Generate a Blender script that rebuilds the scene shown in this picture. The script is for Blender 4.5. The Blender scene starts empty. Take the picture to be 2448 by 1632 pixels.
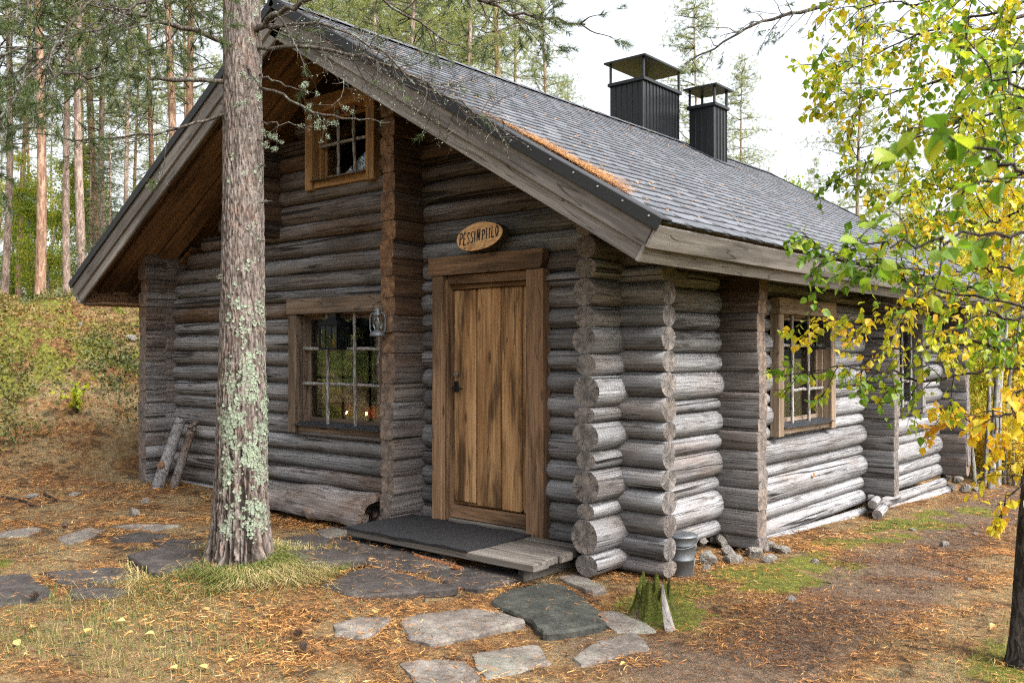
import bpy, math, random
import numpy as np
from mathutils import Vector, Matrix

# ------------------------------------------------------------------ camera, sky, sun, exposure
sc = bpy.context.scene
R_ = math.radians
CAM = np.array([3.514, -5.383, 1.376]); YAW, PIT, FPX = 40.169, 0.64, 2172.0
cam_d = bpy.data.cameras.new('camera'); cam = bpy.data.objects.new('camera', cam_d)
sc.collection.objects.link(cam); sc.camera = cam
cam.location = CAM; cam.rotation_euler = (R_(90 + PIT), 0, R_(YAW))
cam_d.sensor_width = 36.0; cam_d.lens = FPX / 2448 * 36.0
cam_d.clip_start = 0.05; cam_d.clip_end = 2000
cam_d.dof.use_dof = True; cam_d.dof.focus_distance = 7.2; cam_d.dof.aperture_fstop = 5.0

SUN_EL, SUN_AZ = 50.0, 92.0           # azimuth clockwise from +Y: the veiled sun stands to the right of the house
world = bpy.data.worlds.new('World'); sc.world = world; world.use_nodes = True
wn = world.node_tree.nodes; wl = world.node_tree.links
bg = wn['Background']
sky = wn.new('ShaderNodeTexSky'); sky.sky_type = 'NISHITA'; sky.sun_disc = False
sky.sun_elevation = R_(SUN_EL); sky.sun_rotation = R_(SUN_AZ)
sky.air_density = 1.0; sky.dust_density = 6.0; sky.ozone_density = 1.0
hs = wn.new('ShaderNodeHueSaturation'); hs.inputs['Saturation'].default_value = 0.30   # overcast: the blue is veiled
wl.new(sky.outputs[0], hs.inputs['Color']); wl.new(hs.outputs[0], bg.inputs['Color'])
bg.inputs['Strength'].default_value = 0.15
sun_d = bpy.data.lights.new('sun', 'SUN'); sun_d.energy = 1.2; sun_d.angle = R_(24); sun_d.color = (1, .98, .94)
sun = bpy.data.objects.new('sun', sun_d); sc.collection.objects.link(sun)
_sd = Vector((math.sin(R_(SUN_AZ)) * math.cos(R_(SUN_EL)), math.cos(R_(SUN_AZ)) * math.cos(R_(SUN_EL)), math.sin(R_(SUN_EL))))
sun.rotation_euler = _sd.to_track_quat('Z', 'Y').to_euler()
sc.view_settings.view_transform = 'Standard'; sc.view_settings.look = 'None'
sc.view_settings.exposure = 1.8; sc.view_settings.gamma = 1.0; sc.view_settings.use_curve_mapping = False
sc.cycles.use_denoising = False; sc.cycles.filter_width = 1.2; sc.cycles.max_bounces = 8; sc.cycles.transparent_max_bounces = 12
sc.cycles.diffuse_bounces = 5; sc.cycles.caustics_reflective = False; sc.cycles.caustics_refractive = False
sc.cycles.sample_clamp_indirect = 10

# ------------------------------------------------------------------ helpers
COL = sc.collection
rng = np.random.default_rng(7); random.seed(7)
_y, _p = R_(YAW), R_(PIT)
_f0 = np.array([-math.sin(_y), math.cos(_y), 0]); RT = np.array([math.cos(_y), math.sin(_y), 0]); _u = np.array([0, 0, 1.])
FW = _f0 * math.cos(_p) + _u * math.sin(_p); UP = -_f0 * math.sin(_p) + _u * math.cos(_p)

def at(u, v, d):
    """world point seen at photo pixel (u, v), d metres deep"""
    return CAM + d * (FW + RT * (u - 1224) / FPX + UP * (816 - v) / FPX)

def to_px(P):
    D = np.asarray(P) - CAM; z = D @ FW
    return 1224 + FPX * (D @ RT) / z, 816 - FPX * (D @ UP) / z, z

def vnoise(x, y, seed=0, z=None):
    """smooth value noise in [0,1]"""
    def h(i, j, k):
        n = (i * 374761393 + j * 668265263 + k * 2147483647 + seed * 1274126177) & 0xffffffff
        n = ((n ^ (n >> 13)) * 1274126177) & 0xffffffff
        return ((n ^ (n >> 16)) & 0xffff) / 65535.0
    x = np.asarray(x, float); y = np.asarray(y, float)
    xi = np.floor(x).astype(np.int64); yi = np.floor(y).astype(np.int64)
    fx = x - xi; fy = y - yi; fx = fx * fx * (3 - 2 * fx); fy = fy * fy * (3 - 2 * fy)
    a = h(xi, yi, 0); b = h(xi + 1, yi, 0); c = h(xi, yi + 1, 0); d = h(xi + 1, yi + 1, 0)
    return (a * (1 - fx) + b * fx) * (1 - fy) + (c * (1 - fx) + d * fx) * fy

def fbm(x, y, seed=0, o=4):
    s = 0; a = .5; t = 0
    for k in range(o):
        s = s + a * vnoise(np.asarray(x) * 2 ** k, np.asarray(y) * 2 ** k, seed + k * 17); t += a; a *= .5
    return s / t

def sstep(a, b, x):
    t = np.clip((np.asarray(x, float) - a) / (b - a), 0, 1); return t * t * (3 - 2 * t)

def norm(v):
    v = np.asarray(v, float); return v / (np.linalg.norm(v, axis=-1, keepdims=True) + 1e-12)

class MB:
    """collects quads and triangles, builds one mesh"""
    def __init__(s): s.v = []; s.n = 0; s.t = []; s.q = []; s.mt = []; s.mq = []; s.tint = []; s.poly = []
    def add(s, V, tris=None, quads=None, mat=0, tint=0.5):
        V = np.asarray(V, float).reshape(-1, 3)
        if tris is not None and len(tris):
            T = np.asarray(tris, np.int64).reshape(-1, 3) + s.n; s.t.append(T); s.mt.append(np.full(len(T), mat))
        if quads is not None and len(quads):
            Q = np.asarray(quads, np.int64).reshape(-1, 4) + s.n; s.q.append(Q); s.mq.append(np.full(len(Q), mat))
        s.v.append(V); s.tint.append(np.broadcast_to(np.asarray(tint, float), (len(V),)).copy()); s.n += len(V); return s
    def ngon(s, V, mat=0, tint=.5):            # fan from the first vertex's centroid
        V = np.asarray(V, float); c = V.mean(0); n = len(V)
        s.add(np.vstack([V, c]), tris=[(i, (i + 1) % n, n) for i in range(n)], mat=mat, tint=tint); return s
    def box(s, a, b, mat=0, tint=.5, M=None):
        a = np.minimum(a, b) if 0 else np.asarray(a, float); b = np.asarray(b, float)
        x0, y0, z0 = a; x1, y1, z1 = b
        V = np.array([(x0, y0, z0), (x1, y0, z0), (x1, y1, z0), (x0, y1, z0), (x0, y0, z1), (x1, y0, z1), (x1, y1, z1), (x0, y1, z1)])
        if M is not None: V = V @ np.asarray(M)[:3, :3].T + np.asarray(M)[:3, 3]
        s.add(V, quads=[(3, 2, 1, 0), (4, 5, 6, 7), (0, 1, 5, 4), (1, 2, 6, 5), (2, 3, 7, 6), (3, 0, 4, 7)], mat=mat, tint=tint); return s
    def cbox(s, a, b, c=.006, mat=0, tint=.5):
        """box with chamfered edges"""
        a = np.asarray(a, float); b = np.asarray(b, float); m = (a + b) / 2; h = np.abs(b - a) / 2; c = min(c, h.min() * .6)
        V = []; idx = {}
        for ax in range(3):
            for sx in (-1, 1):
                for sy in (-1, 1):
                    for sz in (-1, 1):
                        sg = np.array([sx, sy, sz]); hh = h - c; hh[ax] = h[ax]
                        idx[(ax, sx, sy, sz)] = len(V); V.append(m + sg * hh)
        Q = []; T = []
        I = lambda ax, s3: idx[(ax,) + tuple(s3)]
        for ax in range(3):
            o = [k for k in range(3) if k != ax]
            for sg in (-1, 1):
                f = []
                for (p, q) in ((-1, -1), (1, -1), (1, 1), (-1, 1)):
                    s3 = [0, 0, 0]; s3[ax] = sg; s3[o[0]] = p; s3[o[1]] = q; f.append(I(ax, s3))
                Q.append(f)
            for p in (-1, 1):
                for q in (-1, 1):     # edge along ax
                    f = []
                    for (face, e) in ((o[0], -1), (o[0], 1), (o[1], 1), (o[1], -1)):
                        s3 = [0, 0, 0]; s3[ax] = e; s3[o[0]] = p; s3[o[1]] = q; f.append(I(face, s3))
                    Q.append(f)
        for sx in (-1, 1):
            for sy in (-1, 1):
                for sz in (-1, 1): T.append([I(k, (sx, sy, sz)) for k in range(3)])
        V = np.array(V)
        def fix(F):
            out = []
            for f in F:
                p = V[f]; nn = np.cross(p[1] - p[0], p[2] - p[0])
                out.append(f if nn @ (p.mean(0) - m) > 0 else f[::-1])
            return out
        s.add(V, quads=fix(Q), tris=fix(T), mat=mat, tint=tint); return s
    def tube(s, P, r, n=6, mat=0, tint=.5, cap=True, capmat=None, sect=None):
        P = np.asarray(P, float); k = len(P); r = np.broadcast_to(np.asarray(r, float), (k,))
        T = np.gradient(P, axis=0); T = norm(T)
        ref = np.array([0, 0, 1.]) if abs(T[0][2]) < .9 else np.array([1., 0, 0])
        U = norm(np.cross(ref, T)); W = np.cross(T, U)
        a = np.arange(n) * 2 * math.pi / n
        V = P[:, None] + r[:, None, None] * (np.cos(a)[None, :, None] * U[:, None] + np.sin(a)[None, :, None] * W[:, None])
        b = s.n; i = np.arange(k - 1)[:, None] * n; j = np.arange(n)[None]; j2 = (j + 1) % n
        Q = np.stack([i + j, i + j2, i + n + j2, i + n + j], -1).reshape(-1, 4)
        s.add(V.reshape(-1, 3), quads=Q, mat=mat, tint=np.repeat(np.broadcast_to(tint, (k,)), n))
        if cap:
            cm = mat if capmat is None else capmat
            s.add(V[0], tris=[(0, x + 1, x) for x in range(1, n - 1)], mat=cm, tint=tint if np.ndim(tint) == 0 else .5)
            s.add(V[-1], tris=[(0, x, x + 1) for x in range(1, n - 1)], mat=cm, tint=tint if np.ndim(tint) == 0 else .5)
        return s
    def lathe(s, prof, n=20, c=(0, 0, 0), mat=0, tint=.5):
        prof = np.asarray(prof, float); a = np.arange(n) * 2 * math.pi / n; k = len(prof)
        V = np.stack([prof[:, 0, None] * np.cos(a), prof[:, 0, None] * np.sin(a), np.repeat(prof[:, 1, None], n, 1)], -1) + np.asarray(c)
        i = np.arange(k - 1)[:, None] * n; j = np.arange(n)[None]; j2 = (j + 1) % n
        s.add(V.reshape(-1, 3), quads=np.stack([i + j, i + j2, i + n + j2, i + n + j], -1).reshape(-1, 4), mat=mat, tint=tint); return s
    def mesh(s, name, mats, smooth=False):
        me = bpy.data.meshes.new(name)
        V = np.vstack(s.v) if s.v else np.zeros((0, 3))
        T = np.vstack(s.t) if s.t else np.zeros((0, 3), np.int64); Q = np.vstack(s.q) if s.q else np.zeros((0, 4), np.int64)
        me.vertices.add(len(V)); me.vertices.foreach_set('co', V.astype(np.float32).ravel())
        me.loops.add(3 * len(T) + 4 * len(Q)); me.loops.foreach_set('vertex_index', np.concatenate([T.ravel(), Q.ravel()]).astype(np.int32))
        me.polygons.add(len(T) + len(Q))
        st = np.concatenate([np.arange(len(T)) * 3, 3 * len(T) + np.arange(len(Q)) * 4])
        me.polygons.foreach_set('loop_start', st.astype(np.int32))
        mi = np.concatenate([np.concatenate(s.mt) if s.mt else [], np.concatenate(s.mq) if s.mq else []]).astype(np.int32)
        for m in (mats if isinstance(mats, (list, tuple)) else [mats]): me.materials.append(m)
        me.polygons.foreach_set('material_index', mi)
        me.polygons.foreach_set('use_smooth', np.full(len(mi), bool(smooth)))
        at_ = me.attributes.new('tint', 'FLOAT', 'POINT'); at_.data.foreach_set('value', np.concatenate(s.tint).astype(np.float32) if s.tint else [])
        me.update(calc_edges=True); me.validate(); return me
    def obj(s, name, mats, parent=None, smooth=False, color=None):
        return link(name, s.mesh(name, mats, smooth), parent, color)

def link(name, me, parent=None, color=None, loc=None, rot=None):
    o = bpy.data.objects.new(name, me); COL.objects.link(o)
    if parent is not None: o.parent = parent
    if color is not None: o.color = color
    if loc is not None: o.location = loc
    if rot is not None: o.rotation_euler = rot
    return o

def empty(name, loc=(0, 0, 0), rz=0, parent=None):
    o = bpy.data.objects.new(name, None); COL.objects.link(o); o.location = loc; o.rotation_euler = (0, 0, rz); o.empty_display_size = .1
    if parent is not None: o.parent = parent
    return o

def tag(o, label=None, cat=None, group=None, kind=None):
    if label: o['label'] = label
    if cat: o['category'] = cat
    if group: o['group'] = group
    if kind: o['kind'] = kind
    return o

# ------------------------------------------------------------------ materials
class NT:
    def __init__(s, name):
        s.m = bpy.data.materials.new(name); s.m.use_nodes = True; s.t = s.m.node_tree; s.n = s.t.nodes; s.l = s.t.links
        s.b = s.n['Principled BSDF']; s.out = s.n['Material Output']
    def new(s, t, **k):
        n = s.n.new(t)
        for a, b in k.items(): setattr(n, a, b)
        return n
    def set(s, sock, v):
        if isinstance(v, bpy.types.NodeSocket): s.l.new(v, sock)
        elif v is not None: sock.default_value = v
    def coord(s, kind='Object'): return s.new('ShaderNodeTexCoord').outputs[kind]
    def pos(s): return s.new('ShaderNodeNewGeometry').outputs['Position']
    def rnd(s): return s.new('ShaderNodeObjectInfo').outputs['Random']
    def ocol(s):
        o = s.new('ShaderNodeObjectInfo'); x = s.new('ShaderNodeSeparateColor'); s.l.new(o.outputs['Color'], x.inputs[0]); return x.outputs
    def tint(s, name='tint'): return s.new('ShaderNodeAttribute', attribute_name=name).outputs['Fac']
    def map(s, v, scale=(1, 1, 1), loc=(0, 0, 0), rot=(0, 0, 0)):
        n = s.new('ShaderNodeMapping'); s.set(n.inputs['Vector'], v); s.set(n.inputs['Scale'], scale); s.set(n.inputs['Location'], loc); n.inputs['Rotation'].default_value = rot
        return n.outputs[0]
    def noise(s, v, scale=5, detail=4, rough=.55, dist=0):
        n = s.new('ShaderNodeTexNoise'); s.set(n.inputs['Vector'], v); n.inputs['Scale'].default_value = scale; n.inputs['Detail'].default_value = detail
        n.inputs['Roughness'].default_value = rough; n.inputs['Distortion'].default_value = dist; return n.outputs['Fac']
    def vor(s, v, scale=5, feature='F1', out='Distance', rand=1):
        n = s.new('ShaderNodeTexVoronoi'); n.feature = feature; s.set(n.inputs['Vector'], v); n.inputs['Scale'].default_value = scale
        n.inputs['Randomness'].default_value = rand; return n.outputs[out]
    def math(s, op, a, b=0., c=0., clamp=False):
        n = s.new('ShaderNodeMath', operation=op); n.use_clamp = clamp; s.set(n.inputs[0], a); s.set(n.inputs[1], b); s.set(n.inputs[2], c); return n.outputs[0]
    def ramp(s, f, stops):
        n = s.new('ShaderNodeValToRGB'); s.set(n.inputs[0], f); e = n.color_ramp.elements
        while len(e) < len(stops): e.new(.5)
        for x, (p, c) in zip(e, stops):
            x.position = p; x.color = (*c, 1) if len(c) == 3 else c
        return n.outputs[0]
    def step(s, f, a, b):
        n = s.new('ShaderNodeMapRange'); n.interpolation_type = 'SMOOTHSTEP'; s.set(n.inputs[0], f); n.inputs[1].default_value = a; n.inputs[2].default_value = b; return n.outputs[0]
    def mix(s, f, a, b, mode='MIX'):
        n = s.new('ShaderNodeMix', data_type='RGBA', blend_type=mode); s.set(n.inputs[0], f)
        for k, v in ((6, a), (7, b)):
            if isinstance(v, tuple) and len(v) == 3: v = (*v, 1)
            s.set(n.inputs[k], v)
        return n.outputs[2]
    def bump(s, h, strength=.5, dist=.01, nrm=None):
        n = s.new('ShaderNodeBump'); n.inputs['Strength'].default_value = strength; n.inputs['Distance'].default_value = dist; s.set(n.inputs['Height'], h)
        if nrm is not None: s.set(n.inputs['Normal'], nrm)
        return n.outputs[0]
    def fin(s, col, rough=.8, nrm=None, spec=None, metal=None):
        if isinstance(col, tuple) and len(col) == 3: col = (*col, 1)
        s.set(s.b.inputs['Base Color'], col); s.set(s.b.inputs['Roughness'], rough)
        if nrm is not None: s.set(s.b.inputs['Normal'], nrm)
        if spec is not None: s.set(s.b.inputs['Specular IOR Level'], spec)
        if metal is not None: s.set(s.b.inputs['Metallic'], metal)
        return s.m

def shift(k, v, amount=37.0):
    """offset coordinates by the object's random number so no two pieces carry the same grain"""
    c = k.new('ShaderNodeCombineXYZ'); r = k.rnd()
    k.set(c.inputs[0], k.math('MULTIPLY', r, amount)); k.set(c.inputs[1], k.math('MULTIPLY', r, amount * 1.7)); k.set(c.inputs[2], k.math('MULTIPLY', r, amount * .6))
    a = k.new('ShaderNodeVectorMath', operation='ADD'); k.set(a.inputs[0], v); k.set(a.inputs[1], c.outputs[0]); return a.outputs[0]

def wood_log():
    """weathered log; object colour: R brownness, G lightness, B dark stain"""
    k = NT('weathered log wood'); oc = k.ocol(); v = shift(k, k.coord())
    fine = k.noise(k.map(v, (4, 75, 75)), 1, 6, .72); mid = k.noise(k.map(v, (.55, 12, 12)), 1, 4, .6, .15)
    blot = k.noise(k.map(v, (1.3, 3.5, 3.5)), 1, 4, .6)
    g = k.math('ADD', k.math('MULTIPLY', fine, .55), k.math('MULTIPLY', mid, .45))
    grey = k.ramp(g, [(.26, (.040, .038, .038)), (.42, (.118, .114, .114)), (.57, (.228, .228, .236)), (.78, (.40, .402, .415))])
    brown = k.ramp(g, [(.26, (.012, .007, .004)), (.44, (.070, .038, .021)), (.6, (.165, .096, .054)), (.8, (.31, .20, .12))])
    bf = k.math('ADD', oc[0], k.math('MULTIPLY', k.math('SUBTRACT', blot, .5), 2.0), clamp=True)
    c = k.mix(bf, grey, brown)
    c = k.mix(1, c, k.ramp(oc[1], [(0, (.30, .30, .30)), (1, (1.40, 1.40, 1.40))]), 'MULTIPLY')
    st = k.math('MULTIPLY', k.step(k.noise(k.map(v, (1.1, 7, 7)), 1, 3, .6), .5, .68), oc[2])
    c = k.mix(st, c, (.02, .015, .012))
    # checks: long thin splits along the grain
    wig = k.noise(k.map(v, (.16, 7, 7)), 1, 2, .45)
    ck = k.math('ABSOLUTE', k.math('SUBTRACT', wig, .5)); ck2 = k.math('ABSOLUTE', k.math('SUBTRACT', k.noise(k.map(v, (.4, 20, 20), (3, 9, 1)), 1, 2, .45), .47))
    gate = k.step(k.noise(k.map(v, (.7, 2, 2), (7, 3, 2)), 1, 2, .5), .51, .60)
    crack = k.math('MULTIPLY', k.math('SUBTRACT', 1, k.step(ck, .005, .022)), gate)
    crack2 = k.math('MULTIPLY', k.math('SUBTRACT', 1, k.step(ck2, .004, .016)), k.math('SUBTRACT', 1, gate))
    cr = k.math('MAXIMUM', crack, k.math('MULTIPLY', crack2, .5))
    kn = k.vor(k.map(v, (2.6, 9, 9)), 1); knot = k.math('SUBTRACT', 1, k.step(kn, .07, .2))
    c = k.mix(k.math('MULTIPLY', knot, .6), c, (.05, .036, .028)); c = k.mix(k.math('MULTIPLY', cr, .9), c, (.012, .010, .009))
    h = k.math('SUBTRACT', k.math('ADD', k.math('MULTIPLY', fine, .5), k.math('MULTIPLY', mid, .9)), k.math('MULTIPLY', cr, 1.6))
    return k.fin(c, .86, k.bump(h, 1.0, .012), .25)

def wood_end():
    k = NT('sawn log end'); v = k.coord(); sp = k.new('ShaderNodeSeparateXYZ'); k.l.new(v, sp.inputs[0]); oc = k.ocol()
    w = shift(k, v)
    r = k.math('SQRT', k.math('ADD', k.math('MULTIPLY', sp.outputs[1], sp.outputs[1]), k.math('MULTIPLY', sp.outputs[2], sp.outputs[2])))
    rr = k.math('ADD', r, k.math('MULTIPLY', k.noise(w, 9, 3), .02))
    ring = k.math('SINE', k.math('MULTIPLY', rr, 460)); an = k.math('ARCTAN2', sp.outputs[1], sp.outputs[2])
    cv = k.new('ShaderNodeCombineXYZ'); k.set(cv.inputs[0], k.math('MULTIPLY', an, 1.3)); k.set(cv.inputs[1], k.math('MULTIPLY', k.rnd(), 50)); k.set(cv.inputs[2], k.math('MULTIPLY', r, 1.2))
    rad = k.noise(cv.outputs[0], 3.5, 3, .6); ck = k.math('SUBTRACT', 1, k.step(k.math('ABSOLUTE', k.math('SUBTRACT', rad, .5)), .004, .022))
    bl = k.noise(w, 14, 5, .65)
    g = k.math('ADD', k.math('MULTIPLY', bl, .8), k.math('MULTIPLY', ring, .06)); g = k.math('ADD', g, k.math('MULTIPLY', k.math('SUBTRACT', rad, .5), .12))
    grey = k.ramp(g, [(.22, (.05, .043, .04)), (.45, (.17, .155, .145)), (.7, (.36, .33, .31))]); tan = k.ramp(g, [(.2, (.045, .022, .012)), (.42, (.17, .092, .048)), (.7, (.36, .22, .125))])
    c = k.mix(k.math('ADD', oc[0], k.math('MULTIPLY', k.math('SUBTRACT', bl, .5), .8), clamp=True), grey, tan)
    c = k.mix(k.math('MULTIPLY', ck, .85), c, (.012, .01, .008))
    return k.fin(c, .9, k.bump(k.math('SUBTRACT', g, ck), .6, .006), .2)

def board(name, c0, c1, c2, axis=0, sc_=1., rough=.78, stain=.5, spec=.3):
    """sawn board, grain along the object's own axis 0/1/2"""
    k = NT(name); v = shift(k, k.coord()); e = [40 * sc_] * 3; e[axis] = 1.6 * sc_; m = [7 * sc_] * 3; m[axis] = .7 * sc_; b = [5.5] * 3; b[axis] = .8
    fine = k.noise(k.map(v, tuple(e)), 1, 5, .65); mid = k.noise(k.map(v, tuple(m)), 1, 4, .6, .8); bl = k.noise(k.map(v, tuple(b)), 1, 4, .65)
    g = k.math('ADD', k.math('MULTIPLY', fine, .55), k.math('MULTIPLY', mid, .45)); g = k.math('ADD', g, k.math('MULTIPLY', k.math('SUBTRACT', k.rnd(), .5), .16))
    c = k.ramp(g, [(.28, c0), (.5, c1), (.74, c2)])
    c = k.mix(k.math('MULTIPLY', k.step(bl, .46, .62), stain), c, tuple(x * .32 for x in c0))
    kn_s = [7.] * 3; kn_s[axis] = 1.9
    kd = k.vor(k.map(v, tuple(kn_s)), 1); knot = k.math('SUBTRACT', 1, k.step(kd, .06, .15))
    c = k.mix(k.math('MULTIPLY', knot, .75), c, tuple(x * .55 for x in c0))
    ck_s = [9.] * 3; ck_s[axis] = .6
    ck = k.math('SUBTRACT', 1, k.step(k.math('ABSOLUTE', k.math('SUBTRACT', k.noise(k.map(v, tuple(ck_s)), 1, 2, .5), .5)), .002, .009))
    c = k.mix(k.math('MULTIPLY', ck, .6), c, (.015, .011, .008))
    return k.fin(c, rough, k.bump(k.math('SUBTRACT', g, k.math('MULTIPLY', ck, .8)), .45, .004), spec)

def plain(name, col, rough=.6, metal=0., nz=.25, scale=30, bump=.15, spec=.5):
    k = NT(name); v = shift(k, k.coord()); n = k.noise(v, scale, 5, .6); n2 = k.noise(v, scale * .15, 3, .6)
    f = k.math('ADD', k.math('MULTIPLY', n, .6), k.math('MULTIPLY', n2, .4))
    c = k.ramp(f, [(.3, tuple(x * (1 - nz) for x in col)), (.7, tuple(min(1, x * (1 + nz)) for x in col))])
    return k.fin(c, k.math('ADD', rough - .1, k.math('MULTIPLY', n2, .2)), k.bump(n, bump, .003), spec, metal)

def leafmat(name, stops, trans=.45, rough=.5, objtint=False, spot=False):
    """leaf: colour by the tint attribute, light passes through"""
    k = NT(name); t = k.tint(); v = k.pos()
    if objtint: t = k.math('FRACT', k.math('ADD', t, k.math('MULTIPLY', k.rnd(), .9)))
    c = k.ramp(k.math('ADD', t, k.math('MULTIPLY', k.math('SUBTRACT', k.noise(v, 60, 2), .5), .22)), stops)
    if spot: c = k.mix(k.math('MULTIPLY', k.step(k.noise(v, 190, 3, .7), .60, .70), .7), c, (.16, .07, .02))
    k.fin(c, rough, None, .35)
    tr = k.new('ShaderNodeBsdfTranslucent'); mx = k.new('ShaderNodeMixShader'); mx.inputs[0].default_value = trans
    k.set(tr.inputs['Color'], k.mix(1, c, (1.25, 1.2, .8), 'MULTIPLY'))
    k.l.new(k.b.outputs[0], mx.inputs[1]); k.l.new(tr.outputs[0], mx.inputs[2]); k.l.new(mx.outputs[0], k.out.inputs[0]); return k.m

def stonemat(name, c0, c1, c2, lichen=(.33, .35, .28), lf=.3):
    k = NT(name); v = shift(k, k.coord()); n = k.noise(v, 7, 6, .65); n2 = k.noise(v, 45, 4, .6); bl = k.noise(v, 2.6, 4, .6)
    c = k.ramp(k.math('ADD', k.math('MULTIPLY', n, .65), k.math('MULTIPLY', n2, .35)), [(.32, c0), (.5, c1), (.68, c2)])
    c = k.mix(k.math('MULTIPLY', k.step(bl, .52, .66), lf), c, lichen)
    sp = k.vor(v, 22); c = k.mix(k.math('MULTIPLY', k.math('SUBTRACT', 1, k.step(sp, .12, .22)), lf * .8), c, tuple(x * 1.2 for x in lichen))
    return k.fin(c, .82, k.bump(k.math('ADD', n, k.math('MULTIPLY', n2, .4)), .7, .015), .35)

def barkmat(name, d, m, l, lichen=None, sxy=14, sz=3.5, bump=.9):
    k = NT(name); v = shift(k, k.coord()); mp = k.map(v, (sxy, sxy, sz)); ed = k.noise(mp, 1.6, 4, .7, .6); n = k.noise(k.map(v, (45, 45, 14)), 1, 5, .7); b = k.noise(v, 2.5, 4)
    f = k.math('ADD', k.math('MULTIPLY', k.step(ed, .36, .62), .5), k.math('MULTIPLY', n, .5))
    c = k.ramp(f, [(.2, d), (.55, m), (.85, l)])
    c = k.mix(k.math('MULTIPLY', k.step(b, .4, .7), .5), c, k.mix(.6, c, tuple(x * .75 for x in m)))
    if lichen: c = k.mix(k.math('MULTIPLY', k.step(k.noise(v, 9, 5, .7), .55, .63), .8), c, lichen)
    return k.fin(c, .92, k.bump(f, bump, .02), .15)

def glassmat():
    k = NT('window glass'); tr = k.new('ShaderNodeBsdfTransparent'); gl = k.new('ShaderNodeBsdfGlossy'); gl.inputs['Roughness'].default_value = .01
    tr.inputs[0].default_value = (.8, .84, .82, 1); gl.inputs[0].default_value = (.95, .97, 1, 1)
    fr = k.new('ShaderNodeFresnel'); fr.inputs[0].default_value = 1.52; mx = k.new('ShaderNodeMixShader')
    bm = k.bump(k.noise(k.coord(), 2.2, 2), .06, .02); k.l.new(bm, gl.inputs['Normal'])
    k.l.new(k.math('MULTIPLY', fr.outputs[0], .9, clamp=True), mx.inputs[0]); k.l.new(tr.outputs[0], mx.inputs[1]); k.l.new(gl.outputs[0], mx.inputs[2]); k.l.new(mx.outputs[0], k.out.inputs[0]); return k.m

def emit(name, col, s):
    k = NT(name); k.fin(col, .5); k.b.inputs['Emission Color'].default_value = (*col, 1); k.b.inputs['Emission Strength'].default_value = s; return k.m

M = {}
M['log'] = wood_log(); M['end'] = wood_end()
for ax, nm in enumerate('xyz'):
    M['door_' + nm] = board('warm door wood ' + nm, (.055, .024, .010), (.30, .158, .066), (.60, .385, .19), ax, stain=.8)
    M['case_' + nm] = board('brown casing wood ' + nm, (.060, .031, .016), (.22, .128, .070), (.42, .28, .17), ax, stain=.6)
    M['grey_' + nm] = board('greyed board ' + nm, (.075, .065, .057), (.200, .182, .168), (.35, .33, .31), ax, stain=.45)
    M['pale_' + nm] = board('sun bleached casing wood ' + nm, (.10, .066, .042), (.26, .19, .13), (.42, .335, .25), ax, stain=.4)
    M['fcase_' + nm] = board('grey brown casing wood ' + nm, (.045, .031, .022), (.145, .102, .072), (.29, .22, .165), ax, stain=.5)
    M['soff_' + nm] = board('brown soffit board ' + nm, (.07, .036, .017), (.175, .095, .045), (.29, .17, .085), ax, stain=.55)
    M['deck_' + nm] = board('damp grey deck plank ' + nm, (.05, .042, .036), (.125, .11, .096), (.22, .20, .175), ax, stain=.5)
    M['gold_' + nm] = board('golden window wood ' + nm, (.13, .062, .022), (.30, .16, .062), (.44, .26, .11), ax, stain=.4)
M['glass'] = glassmat()
M['black'] = plain('black painted sheet metal', (.006, .007, .008), .42, .0, .3, 8, .05, .35)
M['black'].node_tree.nodes['Principled BSDF'].inputs['Coat Weight'].default_value = .12; M['black'].node_tree.nodes['Principled BSDF'].inputs['Coat Roughness'].default_value = .18
M['strip'] = plain('black bitumen edge', (.011, .012, .014), .6, 0, .3, 60, .2)
M['nail'] = plain('zinc nail head', (.6, .6, .6), .4, .6, .1)
M['rubber'] = plain('black rubber mat', (.016, .016, .018), .85, 0, .4, 160, .8, .3)
M['zinc'] = plain('galvanised zinc', (.12, .13, .14), .5, .6, .35, 12, .08)
M['iron'] = plain('black iron', (.01, .01, .011), .5, .5, .2)
M['brass'] = plain('dull steel fitting', (.28, .25, .2), .4, .8, .2)
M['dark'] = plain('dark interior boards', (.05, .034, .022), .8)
M['curtain'] = plain('grey linen', (.32, .33, .35), .9, 0, .15, 60, .3)
M['red'] = plain('red cloth', (.22, .014, .016), .85, 0, .2, 60, .3)
M['candle'] = plain('candle wax', (.75, .6, .35), .5); M['wax'] = plain('amber candle', (.42, .2, .03), .5)
M['flame'] = emit('candle flame', (1, .55, .15), 50)
M['leadgrey'] = plain('dark zinc sill', (.030, .033, .040), .5, .3, .2, 10, .05)
M['stick'] = barkmat('grey stick', (.08, .072, .066), (.26, .24, .225), (.42, .40, .38), None, 40, 8, .4)
def shingle_mat():
    k = NT('slate grey bitumen shingle'); v = k.pos(); n = k.noise(v, 260, 2, .7); b = k.noise(v, 2.2, 4, .6); r = k.tint()
    f = k.math('ADD', k.math('MULTIPLY', n, .45), k.math('ADD', k.math('MULTIPLY', b, .3), k.math('MULTIPLY', k.math('ADD', r, k.math('MULTIPLY', k.rnd(), .0)), .25)))
    c = k.ramp(f, [(.25, (.036, .039, .046)), (.55, (.076, .082, .094)), (.8, (.125, .133, .150))])
    return k.fin(c, .62, k.bump(n, .35, .003), .55)
M['shingle'] = shingle_mat()

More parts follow.
